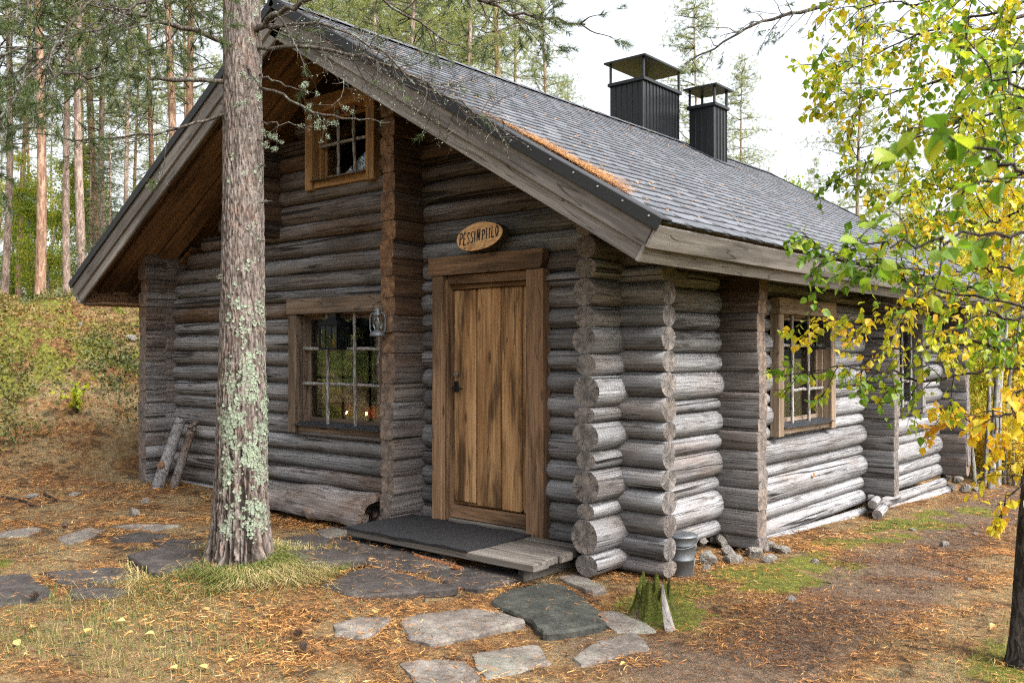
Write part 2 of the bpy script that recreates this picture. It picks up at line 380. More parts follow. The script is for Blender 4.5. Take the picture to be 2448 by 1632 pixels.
# ------------------------------------------------------------------ terrain
def ground(x, y, detail=True):
    x = np.asarray(x, float); y = np.asarray(y, float)
    z = -.20 + .075 * sstep(.5, -1.0, x) - .045 * np.clip(y, 0, 14) * sstep(-8, -1, x) + .009 * np.clip(-x, 0, 7)
    z = z - .03 * np.clip(x - 1.5, 0, 6) * .6
    foot = -6.45 - .5 * sstep(.3, -1.6, y); crest = foot - 4.9 + .5 * np.sin(y * .7)
    t = np.clip((foot - x) / (foot - crest), 0, 1)
    z = z + 2.22 * (t * t * (3 - 2 * t)) + .015 * np.clip(crest - x, 0, 60)
    z = z + .10 * np.exp(-((x + 1.81) ** 2 + (y + 1.89) ** 2) / .35)
    far = sstep(14, 40, np.hypot(x, y)); z = z + far * (fbm(x * .06, y * .06, 5) - .5) * 2.0
    if detail:
        near_wall = sstep(.0, .5, np.maximum(np.maximum(x - .3, -x - 6.4), np.maximum(-y - 1.0, y - 8.2)))
        bank = sstep(.1, .5, t)
        flat = sstep(3.2, 5.0, np.hypot((x + 1.8) * .8, (y + 1.9) * 1.3))
        z = z + ((fbm(x * 1.7, y * 1.7, 1) - .5) * (.025 + .05 * flat + .25 * bank) + (fbm(x * 4, y * 4, 3) - .5) * .20 * bank + (fbm(x * 7, y * 7, 2) - .5) * (.014 + .014 * flat + .07 * bank)) * (.25 + .75 * near_wall)
    return z

def gz(x, y): return float(ground(x, y))

def spread(lo, a, b, hi, step, n):
    L = a - np.geomspace(.12, a - lo, n)[::-1]; Rr = b + np.geomspace(.12, hi - b, n)
    return np.concatenate([L, np.arange(a, b + 1e-6, step), Rr])

def path_mask(x, y):
    cx = 1.45 - .08 * np.clip(y, -2, 9); w = .42 + .12 * np.sin(y * 1.3)
    p = np.exp(-((x - cx) / w) ** 2) * sstep(-2.2, -.6, y)
    q = np.exp(-((x - 1.0) / .7) ** 2 - ((y + 1.35) / .45) ** 2)
    return np.clip(p + .7 * q, 0, 1)

def moss_mask(x, y):
    a = 1.25 * np.exp(-((x - .70) / .34) ** 2) * sstep(-1.1, -.5, y) * sstep(9, 6, y)
    a = a + sstep(2.0, 2.6, x) * .8 + .5 * sstep(-2.3, -3.2, y) * sstep(.58, .7, fbm(x * 1.4, y * 1.4, 33)) * 2
    bank = sstep(-7.9, -9.3, x)
    return np.clip(a * sstep(.3, .65, fbm(x * 2.3, y * 2.3, 31)) * 1.3 + bank * (.45 + .55 * sstep(.42, .60, fbm(x * 1.1, y * 1.1, 37))) * (.4 + 1.1 * sstep(.35, .65, fbm(x * 4.5, y * 4.5, 38))), 0, 1)

def grass_mask(x, y):
    r = np.hypot(x + 1.75, y + 2.15)
    a = 1.0 * np.exp(-(r / .55) ** 2) + sstep(-2.3, -3.0, y) * sstep(1.0, -.5, x) * (.14 + .85 * sstep(.46, .64, fbm(x * 1.1, y * 1.1, 41)))
    return np.clip(a + .25 * sstep(1.9, 2.6, x), 0, 1)

def make_ground():
    xs = spread(-260, -13, 5.5, 200, .09, 34); ys = spread(-60, -6, 11, 300, .09, 34)
    X, Y = np.meshgrid(xs, ys, indexing='ij'); Z = ground(X, Y)
    nx, ny = X.shape; V = np.stack([X, Y, Z], -1).reshape(-1, 3)
    i = np.arange(nx - 1)[:, None] * ny; j = np.arange(ny - 1)[None]
    Q = np.stack([i + j, i + ny + j, i + ny + j + 1, i + j + 1], -1).reshape(-1, 4)
    b = MB(); b.add(V, quads=Q); me = b.mesh('ground', None or ground_mat(), True)
    a = me.attributes.new('zone', 'FLOAT_COLOR', 'POINT')
    far = sstep(16, 30, np.hypot(X, Y))
    C = np.stack([moss_mask(X, Y) * (1 - far) + far * .5, path_mask(X, Y), np.maximum(grass_mask(X, Y) * (1 - far), far * .6), np.ones_like(X)], -1)
    a.data.foreach_set('color', C.astype(np.float32).ravel())
    return tag(link('ground', me), kind='structure')

def ground_mat():
    k = NT('needle strewn forest floor'); v = k.pos(); at_ = k.new('ShaderNodeAttribute', attribute_name='zone'); s = k.new('ShaderNodeSeparateColor'); k.l.new(at_.outputs['Color'], s.inputs[0])
    n1 = k.noise(v, 1.8, 5, .65); n2 = k.noise(v, 14, 5, .7); n3 = k.noise(v, 70, 4, .7)
    f = k.math('ADD', k.math('MULTIPLY', n2, .5), k.math('MULTIPLY', n3, .5))
    lit = k.ramp(f, [(.3, (.010, .006, .004)), (.45, (.070, .035, .016)), (.57, (.22, .115, .043)), (.74, (.42, .25, .105))])
    dry = k.ramp(f, [(.3, (.05, .034, .017)), (.5, (.17, .12, .06)), (.72, (.33, .255, .14))])
    lit = k.mix(k.step(n1, .4, .62), lit, dry)
    moss = k.ramp(f, [(.3, (.016, .018, .005)), (.46, (.075, .080, .014)), (.60, (.17, .165, .028)), (.78, (.30, .26, .055))])
    dirt = k.ramp(f, [(.3, (.022, .015, .010)), (.5, (.105, .072, .048)), (.72, (.25, .175, .12))])
    c0 = k.mix(k.math('MULTIPLY', k.step(k.noise(v, 4.5, 4, .6), .54, .66), .7), lit, (.022, .014, .009)); lit = c0
    c = k.mix(k.step(k.math('ADD', s.outputs[1], k.math('MULTIPLY', k.math('SUBTRACT', n2, .5), .6)), .3, .65), lit, dirt)
    c = k.mix(k.step(k.math('ADD', s.outputs[0], k.math('MULTIPLY', k.math('SUBTRACT', n2, .5), 1.0)), .35, .6), c, moss)
    c = k.mix(k.math('MULTIPLY', k.step(k.math('ADD', s.outputs[2], k.math('MULTIPLY', k.math('SUBTRACT', n2, .5), .6)), .35, .8), .6), c, dry)
    return k.fin(c, .95, k.bump(k.math('ADD', n2, k.math('MULTIPLY', n3, .7)), 1., .03), .15)

make_ground()

# ------------------------------------------------------------------ the cabin
cabin = tag(empty('log_cabin', (-3, 3, -.2)), 'grey weathered log cabin with dark shingle roof and two black chimneys', 'cabin')
def cpart(name): 
    e = empty(name, (3, -3, .2), 0, cabin); return e        # local origin back at world zero

def log_mesh(name, L, hy, hz, seed, p=2.3, n=14, ends=(1, 1), wob=.03, taper=0., seg=.09):
    """a log along local x; hy, hz half sizes; p superellipse power (high = hewn flat)"""
    r = np.random.default_rng(seed); k = max(4, int(L / seg)) + 1
    xs = np.linspace(0, L, k); a = np.arange(n) * 2 * math.pi / n + math.pi / n
    cx = np.sign(np.cos(a)) * np.abs(np.cos(a)) ** (2 / p); cz = np.sign(np.sin(a)) * np.abs(np.sin(a)) ** (2 / p)
    so = r.uniform(0, 500)
    XX, AA = np.meshgrid(xs, a, indexing='ij')
    m = 1 + wob * 2 * (vnoise(XX * 1.6 + so, 0 * XX, seed) - .5) + wob * 1.6 * (vnoise(XX * 5 + so, np.cos(AA) * 2 + 9, seed + 3) - .5) + wob * .9 * (vnoise(XX * 16 + so, np.sin(AA) * 4 + np.cos(AA) * 3 + 20, seed + 5) - .5)
    m = m * (1 + taper * (XX / L - .5))
    # knots: small raised or sunken spots
    for _ in range(int(L * 1.6)):
        kx = r.uniform(0, L); ka = r.uniform(0, 2 * math.pi); d2 = ((XX - kx) / .045) ** 2 + (np.angle(np.exp(1j * (AA - ka))) / .35) ** 2
        m = m + r.choice([-1, 1, 1]) * r.uniform(.02, .07) * np.exp(-d2)
    bend = hy * .10 * np.sin(xs * r.uniform(.6, 1.4) + r.uniform(0, 6))
    Y = hy * cx[None] * m + bend[:, None]; Z = hz * cz[None] * (1 + (m - 1) * .5)
    V = np.stack([XX, Y, Z], -1)
    sh = min(.012, L * .04)
    if ends[0]: V[0, :, 1:] *= .955; V[0, :, 0] += 0; V[1, :, 0] = min(V[1, 0, 0], sh)
    if ends[1]: V[-1, :, 1:] *= .955; V[-2, :, 0] = max(V[-2, 0, 0], L - sh)
    b = MB(); i = np.arange(k - 1)[:, None] * n; j = np.arange(n)[None]; j2 = (j + 1) % n
    b.add(V.reshape(-1, 3), quads=np.stack([i + j, i + j2, i + n + j2, i + n + j], -1).reshape(-1, 4))
    b.add(V[0], tris=[(0, x + 1, x) for x in range(1, n - 1)], mat=1); b.add(V[-1], tris=[(0, x, x + 1) for x in range(1, n - 1)], mat=1)
    me = b.mesh(name, [M['log'], M['end']], True)
    sm = np.ones(len(me.polygons), bool); mi = np.zeros(len(me.polygons), np.int32); me.polygons.foreach_get('material_index', mi); sm[mi == 1] = False
    me.polygons.foreach_set('use_smooth', sm); return me

_seed = [100]
def put_log(parent, p0, p1, hy, hz, col, **kw):
    """log from p0 to p1 (world)"""
    p0 = np.asarray(p0, float); p1 = np.asarray(p1, float); d = p1 - p0; L = float(np.linalg.norm(d)); _seed[0] += 1
    o = link('log', log_mesh('log', L, hy, hz, _seed[0], **kw), parent, (*col, 1))
    o.location = p0; o.rotation_euler = (0, -math.asin(d[2] / L), math.atan2(d[1], d[0])); return o

def courses(z0, z1, hs, seed):
    r = np.random.default_rng(seed); out = []; z = z0; i = 0
    while z < z1:
        h = hs[i % len(hs)] * r.uniform(.94, 1.06); out.append((z, z + h)); z += h; i += 1
    return out

TAN = .589; ANG = math.atan(TAN); RX, RZ = -3.0, 4.364
def roof_z(x): return RZ - TAN * abs(x - RX)

GC = courses(-.17, 4.0, [.115, .16, .155, .175, .15, .19, .135, .18, .16, .15, .165, .15, .16], 11)
SCs = courses(-.15, 2.28, [.15, .225, .115, .235, .13, .20, .105, .225, .14, .18, .15, .19, .14, .16], 12)
SIDE_X, WALL_L = -.1, -6.105
R3 = random.Random(5)

def shade_front(x, z):
    """brownness, lightness, dark stain of a gable log"""
    up = sstep(1.7, 3.2, z)
    br = .02 + .62 * up + R3.uniform(-.28, .20 + .16 * float(up))
    li = .68 - .24 * up + R3.uniform(-.24, .20)
    if x < -2.2 and z < .35: br += .25; li += .08
    return (min(1, br), li, R3.uniform(0, .55) if z > 1.9 else R3.uniform(0, .3))

def wall_intervals(x0, x1, zc, openings):
    iv = [(x0, x1)]
    for (a, b, za, zb) in openings:
        if za < zc < zb:
            nv = []
            for (p, q) in iv:
                if a > p + .02: nv.append((p, min(q, a)))
                if b < q - .02: nv.append((max(p, b), q))
            iv = nv
    return [(p, q) for p, q in iv if q - p > .08]

def course_pieces(x0, x1, za, zb, openings):
    """log pieces of one course: whole beside the openings, cut down above or below them"""
    out = []; zc = (za + zb) / 2
    hit = [o for o in openings if za < o[3] and zb > o[2] and o[0] < x1 and o[1] > x0]
    cur = x0
    for (a, b, z0, z1) in sorted(hit):
        if z0 <= za and zb <= z1: full = True
        else: full = False
        if not full and (zb - z0 < .012 or z1 - za < .012): continue
        if a > cur + .05: out.append((cur, a, za, zb))
        if z0 - za > .035: out.append((max(a, cur), min(b, x1), za, z0 - .012))
        if zb - z1 > .035: out.append((max(a, cur), min(b, x1), z1 + .012, zb))
        cur = b
    if x1 > cur + .05: out.append((cur, x1, za, zb))
    return out

front_open = [(-1.74, -.80, -.3, 2.03), (-3.72, -2.44, .68, 1.74), (-3.48, -2.66, 2.98, 3.70)]
gw = cpart('gable_wall')
for (za, zb) in GC:
    zc = (za + zb) / 2; h = zb - za
    half = (RZ - .34 - zb) / TAN
    if half < .25: continue
    x0 = max(-6.5, RX - half - .1); x1 = min(.31, RX + half + .05)
    for (p, q, za, zb) in course_pieces(x0, x1, za, zb, front_open):
        zc = (za + zb) / 2; h = zb - za
        # one log per side of the partition: the two rooms' logs differ
        for (a, b) in ([(p, -2.1), (-2.1, q)] if p < -2.4 and q > -1.9 else [(p, q)]):
            if b < -2.0: col = shade_front(a, zc)
            else:
                col = shade_front(a, zc); col = (col[0] * .8, col[1] - .04, col[2])
            if 1.72 < zc < 1.88 and b < -2: col = (.75, .62, .1)
            bulge = R3.uniform(.088, .112) if zc < 2 else R3.uniform(.088, .1)
            put_log(gw, (a, .09, zc), (b, .09, zc), bulge, h / 2 + .004, col, p=2.0 if zc < 2 else 2.25, taper=R3.uniform(-.06, .06))

# side wall on the right: big round logs, ends proud of the gable
side_open = [(2.56, 3.74, .66, 1.80), (5.86, 6.82, .66, 1.80)]
sw = cpart('side_wall')
for i, (za, zb) in enumerate([(-.32, -.15)] + SCs):
    for (p, q, za, zb) in course_pieces(-.33 if i else 1.62, 8.36, za, zb, side_open):
        zc = (za + zb) / 2; h = zb - za
        segs = []
        cuts = [p] + [c for c in (1.56, 4.93) if p + .2 < c < q - .2] + [q]
        for a, b in zip(cuts[:-1], cuts[1:]):
            drop = 0
            li = .84 + R3.uniform(-.22, .16) - .25 * sstep(1.5, 2.1, zc); br = -.06 + R3.uniform(-.15, .10) + .35 * sstep(1.4, 2.1, zc)
            if a < 0: li -= .06; br += .1
            put_log(sw, (SIDE_X, a, zc), (SIDE_X, b, zc), .045 + .30 * h + R3.uniform(-.006, .01), h / 2 + .004, (max(0, br), li, .1 + .8 * (1.35 < zc < 1.75 and a < 0)), p=2.0 if a < 0 else 2.1, wob=.04, taper=R3.uniform(-.12, .12))
# lowest poles along the side, following the falling ground
for (y0, z0, y1, z1, r) in ((1.66, -.315, 4.75, -.385, .055), (5.0, -.365, 7.9, -.40, .06), (5.0, -.46, 8.0, -.52, .062)):
    put_log(sw, (.0, y0, z0), (.0, y1, z1), r, r, (.0, .95, .1), p=2, wob=.06)

# partitions whose log ends stand proud of the walls
def partition(name, zlist, mk, brown=.5, li=.42, p=6.0, hw=.082):
    e = cpart(name)
    for (za, zb) in zlist:
        zc = (za + zb) / 2; h = zb - za; up = sstep(.6, 2.4, zc); a, b = mk(zc)
        put_log(e, a, b, hw + R3.uniform(-.008, .008), h / 2 + .004, (min(1, brown * (.30 + .9 * up) + R3.uniform(-.08, .12)), li - .10 * up + R3.uniform(-.07, .07), R3.uniform(0, .4)), p=p, wob=.02)
    return e
pc = courses(-.22, 3.44, [.24, .17, .14, .15, .165, .15, .145, .16], 21)
partition('partition_end', pc, lambda z: ((-2.1, -.33 + R3.uniform(-.012, .012), z), (-2.1, .12, z)), .95, .40)
partition('partition_end', courses(2.50, 3.30, [.15, .16, .14], 22), lambda z: ((-4.115, -.33 + R3.uniform(-.01, .01), z), (-4.115, .12, z)), .9, .3)
partition('partition_end', courses(-.12, 2.34, [.15, .16, .14, .17], 23), lambda z: ((-6.105, -.33 + R3.uniform(-.012, .012), z), (-6.105, .12, z)), .5, .42)
sc_top = 2.06
partition('partition_end', courses(-.22, sc_top, [.10, .22, .17, .15, .16, .15], 24), lambda z: ((.31 + R3.uniform(-.008, .008), 1.56, z), (-.12, 1.56, z)), .65, .46, 8)
partition('partition_end', courses(-.20, sc_top, [.2, .17, .15, .16], 25), lambda z: ((.31 + R3.uniform(-.008, .008), 4.93, z), (-.12, 4.93, z)), .25, .40, 8)
partition('partition_end', courses(-.16, sc_top, [.26, .17, .15, .16], 26), lambda z: ((.31 + R3.uniform(-.008, .008), 7.95, z), (-.12, 7.95, z)), .25, .42, 8)

# hidden walls: left with its window, back
lw = cpart('side_wall')
for (za, zb) in courses(-.12, 2.3, [.3, .28], 31):
    for (p, q) in wall_intervals(-.1, 8.2, (za + zb) / 2, [(1.45, 2.75, .5, 1.55)]):
        put_log(lw, (WALL_L, p, (za + zb) / 2), (WALL_L, q, (za + zb) / 2), .1, (zb - za) / 2 + .01, (.4, .4, .2), seg=.4)
bw = cpart('gable_wall')
for (za, zb) in courses(-.3, 3.9, [.3, .28], 32):
    half = (RZ - .34 - zb) / TAN
    if half > .2: put_log(bw, (max(-6.4, RX - half), 7.95, (za + zb) / 2), (min(.3, RX + half), 7.95, (za + zb) / 2), .1, (zb - za) / 2 + .01, (.4, .4, .2), seg=.5)
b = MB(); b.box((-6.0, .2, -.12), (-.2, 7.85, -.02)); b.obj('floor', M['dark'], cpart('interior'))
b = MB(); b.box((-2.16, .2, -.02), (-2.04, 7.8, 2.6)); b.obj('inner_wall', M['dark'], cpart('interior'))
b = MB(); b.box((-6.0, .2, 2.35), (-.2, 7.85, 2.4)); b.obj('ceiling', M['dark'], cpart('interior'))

# ------------------------------------------------------------------ roof
CA, SA = math.cos(ANG), math.sin(ANG); SL = 3.785 / CA
Y0, Y1 = -.815, 8.92
roof = cpart('roof')
def slope_matrix(side):
    """local x down the slope, y along the ridge, z off the roof"""
    if side > 0: m = Matrix(((CA, 0, SA, RX), (0, 1, 0, 0), (-SA, 0, CA, RZ), (0, 0, 0, 1)))
    else: m = Matrix(((-CA, 0, -SA, RX), (0, -1, 0, 0), (-SA, 0, CA, RZ), (0, 0, 0, 1)))
    return m
def rboard(name, side, a, b, mat, ch=.005, color=None):
    """board in slope coordinates (s, y, t)"""
    a = list(a); b = list(b)
    if side < 0: a[1], b[1] = -b[1], -a[1]
    bb = MB(); bb.cbox(a, b, ch); o = bb.obj(name, mat, roof); o.matrix_local = slope_matrix(side); return o
for side in (1, -1):
    rboard('roof_deck', side, (0.0, Y0 + .03, -.075), (SL - .03, Y1 - .03, -.012), M['soff_x'])
    rboard('underlay', side, (0.005, Y0 + .02, -.011), (SL + .004, Y1 - .02, -.003), M['strip'])
    # barge boards, front and back: a wide board over a narrower one set back
    for (ya, yb, yc, yd) in ((Y0, Y0 + .03, Y0 + .024, Y0 + .05), (Y1 - .03, Y1, Y1 - .05, Y1 - .024)):
        cuts = [0.02, 2.5, SL - .026] if side > 0 else [0.02, 2.2, SL - .026]
        for s0, s1 in zip(cuts[:-1], cuts[1:]):
            rboard('barge_board', side, (s0, ya, -.185), (s1 - .004, yb, -.030), M['grey_x'])
            rboard('barge_board', side, (s0, yc, -.282), (s1 - .004, yd, -.160), M['grey_x'])
        # black edge strip with nail heads
    st = rboard('edge_strip', side, (-.01, Y0 - .022, -.062), (SL + .012, Y0 - .006, .020), M['strip'], .004)
    rboard('edge_strip', side, (-.01, Y0 - .006, .006), (SL + .012, Y0 + .10, .021), M['strip'], .004)
    rboard('edge_strip', side, (-.01, Y1 + .006, -.062), (SL + .012, Y1 + .022, .020), M['strip'], .004)
    nb = MB()
    for s in np.arange(.12, SL, .21): nb.tube([(s, (Y0 - .022) * 1, -.006), (s, (Y0 - .027), -.006)], .0055, 6)
    if side > 0: o = nb.obj('nail_heads', M['nail'], st); o['kind'] = 'stuff'
    # eave fascia: two boards, tilted square to the slope
    fc = [Y0, 1.65, 4.2, 6.6, Y1]
    for y0, y1 in zip(fc[:-1], fc[1:]):
        rboard('fascia_board', side, (SL - .024, y0 + .001, -.178), (SL + .004, y1 - .004, -.030), M['grey_y'])
        rboard('fascia_board', side, (SL - .046, y0 + .001, -.280), (SL - .022, y1 - .004, -.165), M['grey_y'])
    rboard('soffit_board', side, (SL - .062, Y0 + .06, -.276), (SL - .048, Y1 - .06, -.09), M['soff_y'])
    # soffit boards under the gable overhang
    ys = [Y0 + .055, -.585, -.40, -.205, .02]
    for y0, y1 in zip(ys[:-1], ys[1:]):
        rboard('soffit_board', side, (.02, y0 + .010, -.118 - .035 * (ys.index(y0) % 2)), (SL - .05, y1 - .006, -.092), M['soff_x'])
    for y0 in np.arange(.04, Y1 - .2, 1.1): rboard('soffit_board', side, (3.3, y0, -.20), (SL - .06, min(y0 + 1.09, Y1 - .1), -.17), M['soff_y'])
    # rafter tails and purlins carried on the log ends
    for s in (.10,):
        rboard('purlin', side, (s, Y0 + .06, -.24), (s + .12, .1, -.122), M['soff_y'])
# boxed return at the left eave
bb = MB(); bb.cbox((-6.62, Y0 + .06, 1.885), (-6.16, .0, 1.91)); bb.obj('soffit_board', M['soff_x'], roof)
bb = MB(); bb.cbox((-6.50, -.10, 1.915), (-6.19, -.06, 2.14)); bb.obj('soffit_board', M['soff_x'], roof)
# ridge cap
bb = MB()
for y in np.arange(Y0, Y1 - .1, .3):
    for sgn in (1, -1):
        a = np.array([RX, y, RZ + .030]); dn = np.array([sgn * CA, 0, -SA]) * .15
        V = [a, a + dn, a + dn + (0, .33, -.006), a + (0, .33, -.006)]; V = V if sgn < 0 else V[::-1]
        bb.add(V, quads=[(0, 1, 2, 3)])
bb.obj('ridge_cap', M['shingle'], roof)

# shingle tabs: the 300 that show largest are pieces of their own
def tab_mesh(seed):
    r = np.random.default_rng(seed); w, l = .122, .155; c = .03
    top = [(-.0, -w, .001), (-.0, w, .001), (l - .03, w, .0075), (l, w - c, .009), (l, -w + c, .009), (l - .03, -w, .0075)]
    top = np.array(top) + np.stack([np.zeros(6), np.zeros(6), np.append([0, 0], r.uniform(-.001, .0022, 4))], -1)
    bot = top - np.array([0, 0, .006]); bot[0:2, 2] = -.002; bot[2:, 2] = top[2:, 2] - .007
    b = MB(); n = 6
    b.add(np.vstack([top, bot]), tris=[(0, 2, 1), (0, 3, 2), (0, 4, 3), (0, 5, 4)], quads=[(i, (i + 1) % n, (i + 1) % n + n, i + n) for i in range(n)], tint=r.uniform(0, 1))
    for T in b.t: T[:] = T[:, ::-1]
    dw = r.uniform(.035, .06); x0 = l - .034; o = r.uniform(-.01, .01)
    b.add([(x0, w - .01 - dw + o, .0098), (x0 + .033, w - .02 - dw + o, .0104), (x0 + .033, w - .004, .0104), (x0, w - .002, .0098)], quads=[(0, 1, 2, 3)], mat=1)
    return b
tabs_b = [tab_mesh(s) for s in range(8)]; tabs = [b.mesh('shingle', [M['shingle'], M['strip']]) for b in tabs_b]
slots = []
EXP, TW = .14, .25
nrow = int(SL / EXP) + 1
for r in range(nrow):
    s = SL + .010 - EXP * r - .155
    if s < -.02: continue
    off = (r % 2) * .5 * TW + (r * 37 % 5) * .012
    y = Y0 + .09 + TW / 2 - off
    while y < Y1 - .02:
        if y > Y0 + .1: slots.append((s, y))
        y += TW
ms = slope_matrix(1); P = np.array([list(ms @ Vector((s, y, 0))) for s, y in slots])
u_, v_, z_ = to_px(P); infr = (u_ > 0) & (u_ < 2448) & (v_ > 0) & (v_ < 1632) & ~((u_ > 1850) & (v_ > 500))
order = np.argsort(np.where(infr, z_, 1e9)); chosen = set(order[:300].tolist())
rest = MB()
for i, (s, y) in enumerate(slots):
    t = R3.randrange(8)
    if i in chosen:
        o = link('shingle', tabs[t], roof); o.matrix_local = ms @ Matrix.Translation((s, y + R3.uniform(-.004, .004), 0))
    else:
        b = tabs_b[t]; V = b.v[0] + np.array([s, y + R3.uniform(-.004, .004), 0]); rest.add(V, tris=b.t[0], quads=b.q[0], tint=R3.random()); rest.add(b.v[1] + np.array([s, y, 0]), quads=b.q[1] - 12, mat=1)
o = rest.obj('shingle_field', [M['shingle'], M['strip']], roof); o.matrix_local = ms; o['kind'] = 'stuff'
rest = MB()
for i, (s, y) in enumerate(slots):
    b = tabs_b[i % 8]; V = b.v[0] + np.array([s, -y, 0]); rest.add(V, tris=b.t[0], quads=b.q[0], tint=R3.random())
o = rest.obj('shingle_field', M['shingle'], roof); o.matrix_local = slope_matrix(-1); o['kind'] = 'stuff'

# chimneys: ribbed black sheet with a lid on posts
def chimney(x0, x1, y0, y1, zb, zt, zc, lab):
    e = cpart('chimney'); e['label'] = lab
    b = MB()
    pts = []
    def rib(pa, pb, nrm):
        L = np.linalg.norm(np.subtract(pb, pa)); n = max(3, int(round(L / .085))); d = norm(np.subtract(pb, pa)); out = []
        for i in range(n):
            c = np.asarray(pa) + d * L * (i + .0) / n; w = L / n
            out += [c, c + d * w * .80, c + d * w * .84 + np.asarray(nrm) * .012, c + d * w * .96 + np.asarray(nrm) * .012]
        return out
    pts = rib((x0, y0, 0), (x1, y0, 0), (0, -1, 0)) + rib((x1, y0, 0), (x1, y1, 0), (1, 0, 0)) + rib((x1, y1, 0), (x0, y1, 0), (0, 1, 0)) + rib((x0, y1, 0), (x0, y0, 0), (-1, 0, 0))
    pts = np.array(pts); n = len(pts)
    V = np.vstack([pts + (0, 0, zb), pts + (0, 0, zt)]); b.add(V, quads=[(i, (i + 1) % n, (i + 1) % n + n, i + n) for i in range(n)])
    b.add(np.vstack([[(x0, y0, zt - .02), (x1, y0, zt - .02), (x1, y1, zt - .02), (x0, y1, zt - .02)]]), quads=[(0, 1, 2, 3)])
    b.obj('chimney_body', M['black'], e)
    b = MB(); f = .035
    b.cbox((x0 - f, y0 - f, zt - .03), (x1 + f, y1 + f, zt + .018)); b.obj('collar', M['black'], e)
    for (px, py) in ((x0, y0), (x1, y0), (x1, y1), (x0, y1)):
        b = MB(); b.cbox((px - .016, py - .016, zt), (px + .016, py + .016, zc)); b.obj('post', M['black'], e)
    b = MB(); g = .07; lh = .035; mx, my = (x0 + x1) / 2, (y0 + y1) / 2; rl = max(0, (y1 - y0) - (x1 - x0)) / 2
    a = np.array([(x0 - g, y0 - g, zc), (x1 + g, y0 - g, zc), (x1 + g, y1 + g, zc), (x0 - g, y1 + g, zc)]); t = a + (0, 0, .025)
    rd = np.array([(mx, my - rl - .02, zc + lh), (mx, my + rl + .02, zc + lh)])
    b.add(np.vstack([a, t, rd]), quads=[(3, 2, 1, 0), (0, 1, 5, 4), (1, 2, 6, 5), (2, 3, 7, 6), (3, 0, 4, 7), (5, 6, 9, 8), (7, 4, 8, 9)], tris=[(4, 5, 8), (6, 7, 9)])
    b.obj('lid', M['black'], e)
chimney(-3.53, -3.0, 5.08, 6.02, 3.9, 5.06, 5.34, 'wide black ribbed chimney on the ridge')
chimney(-2.80, -2.42, 5.98, 6.34, 3.7, 4.80, 5.04, 'narrow black chimney below the ridge')
b = MB(); b.add([(-2.9, 5.85, roof_z(-2.9) + .02), (-2.9, 6.5, roof_z(-2.9) + .02), (-2.25, 6.5, roof_z(-2.25) + .02), (-2.25, 5.85, roof_z(-2.25) + .02)], quads=[(0, 3, 2, 1)])
b.obj('flashing', M['leadgrey'], roof)

# ------------------------------------------------------------------ door
door = cpart('door')
def pbox(name, a, b, mat, parent, ch=.006, origin=None, col=None):
    a = np.asarray(a, float); b = np.asarray(b, float); c = (a + b) / 2; bb = MB(); bb.cbox(a - c, b - c, ch); o = bb.obj(name, mat, parent, color=col); o.location = c; return o
yF = -.07
b = MB(); prof = [(-1.868, 2.0), (-.70, 2.0), (-.665, 2.045), (-.665, 2.147), (-1.868, 2.147)]
V = [(x + 1.27, 0, z - 2.07) for x, z in prof]; W_ = [(x + 1.27, .075, z - 2.07) for x, z in prof]
b.add(np.array(V + W_), tris=[(0, 1, 2), (0, 2, 3), (0, 3, 4), (7, 6, 5), (8, 7, 5), (9, 8, 5)], quads=[((i + 1) % 5, i, i + 5, (i + 1) % 5 + 5) for i in range(5)])
o = b.obj('lintel', M['case_x'], door); o.location = (-1.27, yF - .012, 2.07)
pbox('casing', (-1.838, yF, -.01), (-1.722, .03, 1.999), M['case_z'], door)
pbox('casing', (-.838, yF, -.03), (-.672, .03, 1.999), M['case_z'], door)
pbox('jamb', (-1.76, -.03, .0), (-1.70, .19, 1.97), M['case_z'], door); pbox('jamb', (-.862, -.03, .0), (-.80, .19, 1.97), M['case_z'], door)
pbox('head_jamb', (-1.70, -.03, 1.925), (-.862, .19, 1.998), M['case_x'], door)
pbox('head_trim', (-1.698, .012, 1.885), (-.90, .05, 1.925), M['door_x'], door)
pbox('door_backing', (-1.70, .075, .12), (-.862, .11, 1.93), M['door_z'], door)
for (x0, x1, z0, z1, y) in ((-1.692, -1.452, .15, 1.882, .040), (-1.432, -1.19, .135, 1.884, .036), (-1.170, -.972, .13, 1.886, .040), (-.950, -.868, .128, 1.89, .046)):
    pbox('plank', (x0, y, z0), (x1, .076, z1), M['door_z'], door, .008)
for (x0, x1) in ((-1.451, -1.433), (-1.189, -1.171), (-.971, -.951)): pbox('plank', (x0, .056, .15), (x1, .0765, 1.88), M['door_z'], door, .003)
pbox('kick_rail', (-1.70, .010, .018), (-.862, .072, .118), M['case_x'], door)
pbox('threshold', (-1.70, -.02, -.10), (-.84, .14, .015), M['deck_x'], door)
e = empty('handle', (-1.655, .035, 1.09), 0, door)
b = MB(); b.cbox((-.022, -.006, -.045), (.022, .006, .045)); b.tube([(0, 0, -.01), (0, -.045, -.01)], .009, 8); b.tube([(-.005, -.045, -.01), (.06, -.047, -.013), (.105, -.045, -.016)], [.009, .008, .007], 8); b.obj('lever', M['iron'], e)
b = MB(); b.tube([(0, .006, .1), (0, -.014, .1)], .026, 14); b.tube([(0, -.012, .1), (0, -.022, .1)], .014, 12); b.obj('lock', M['brass'], e)

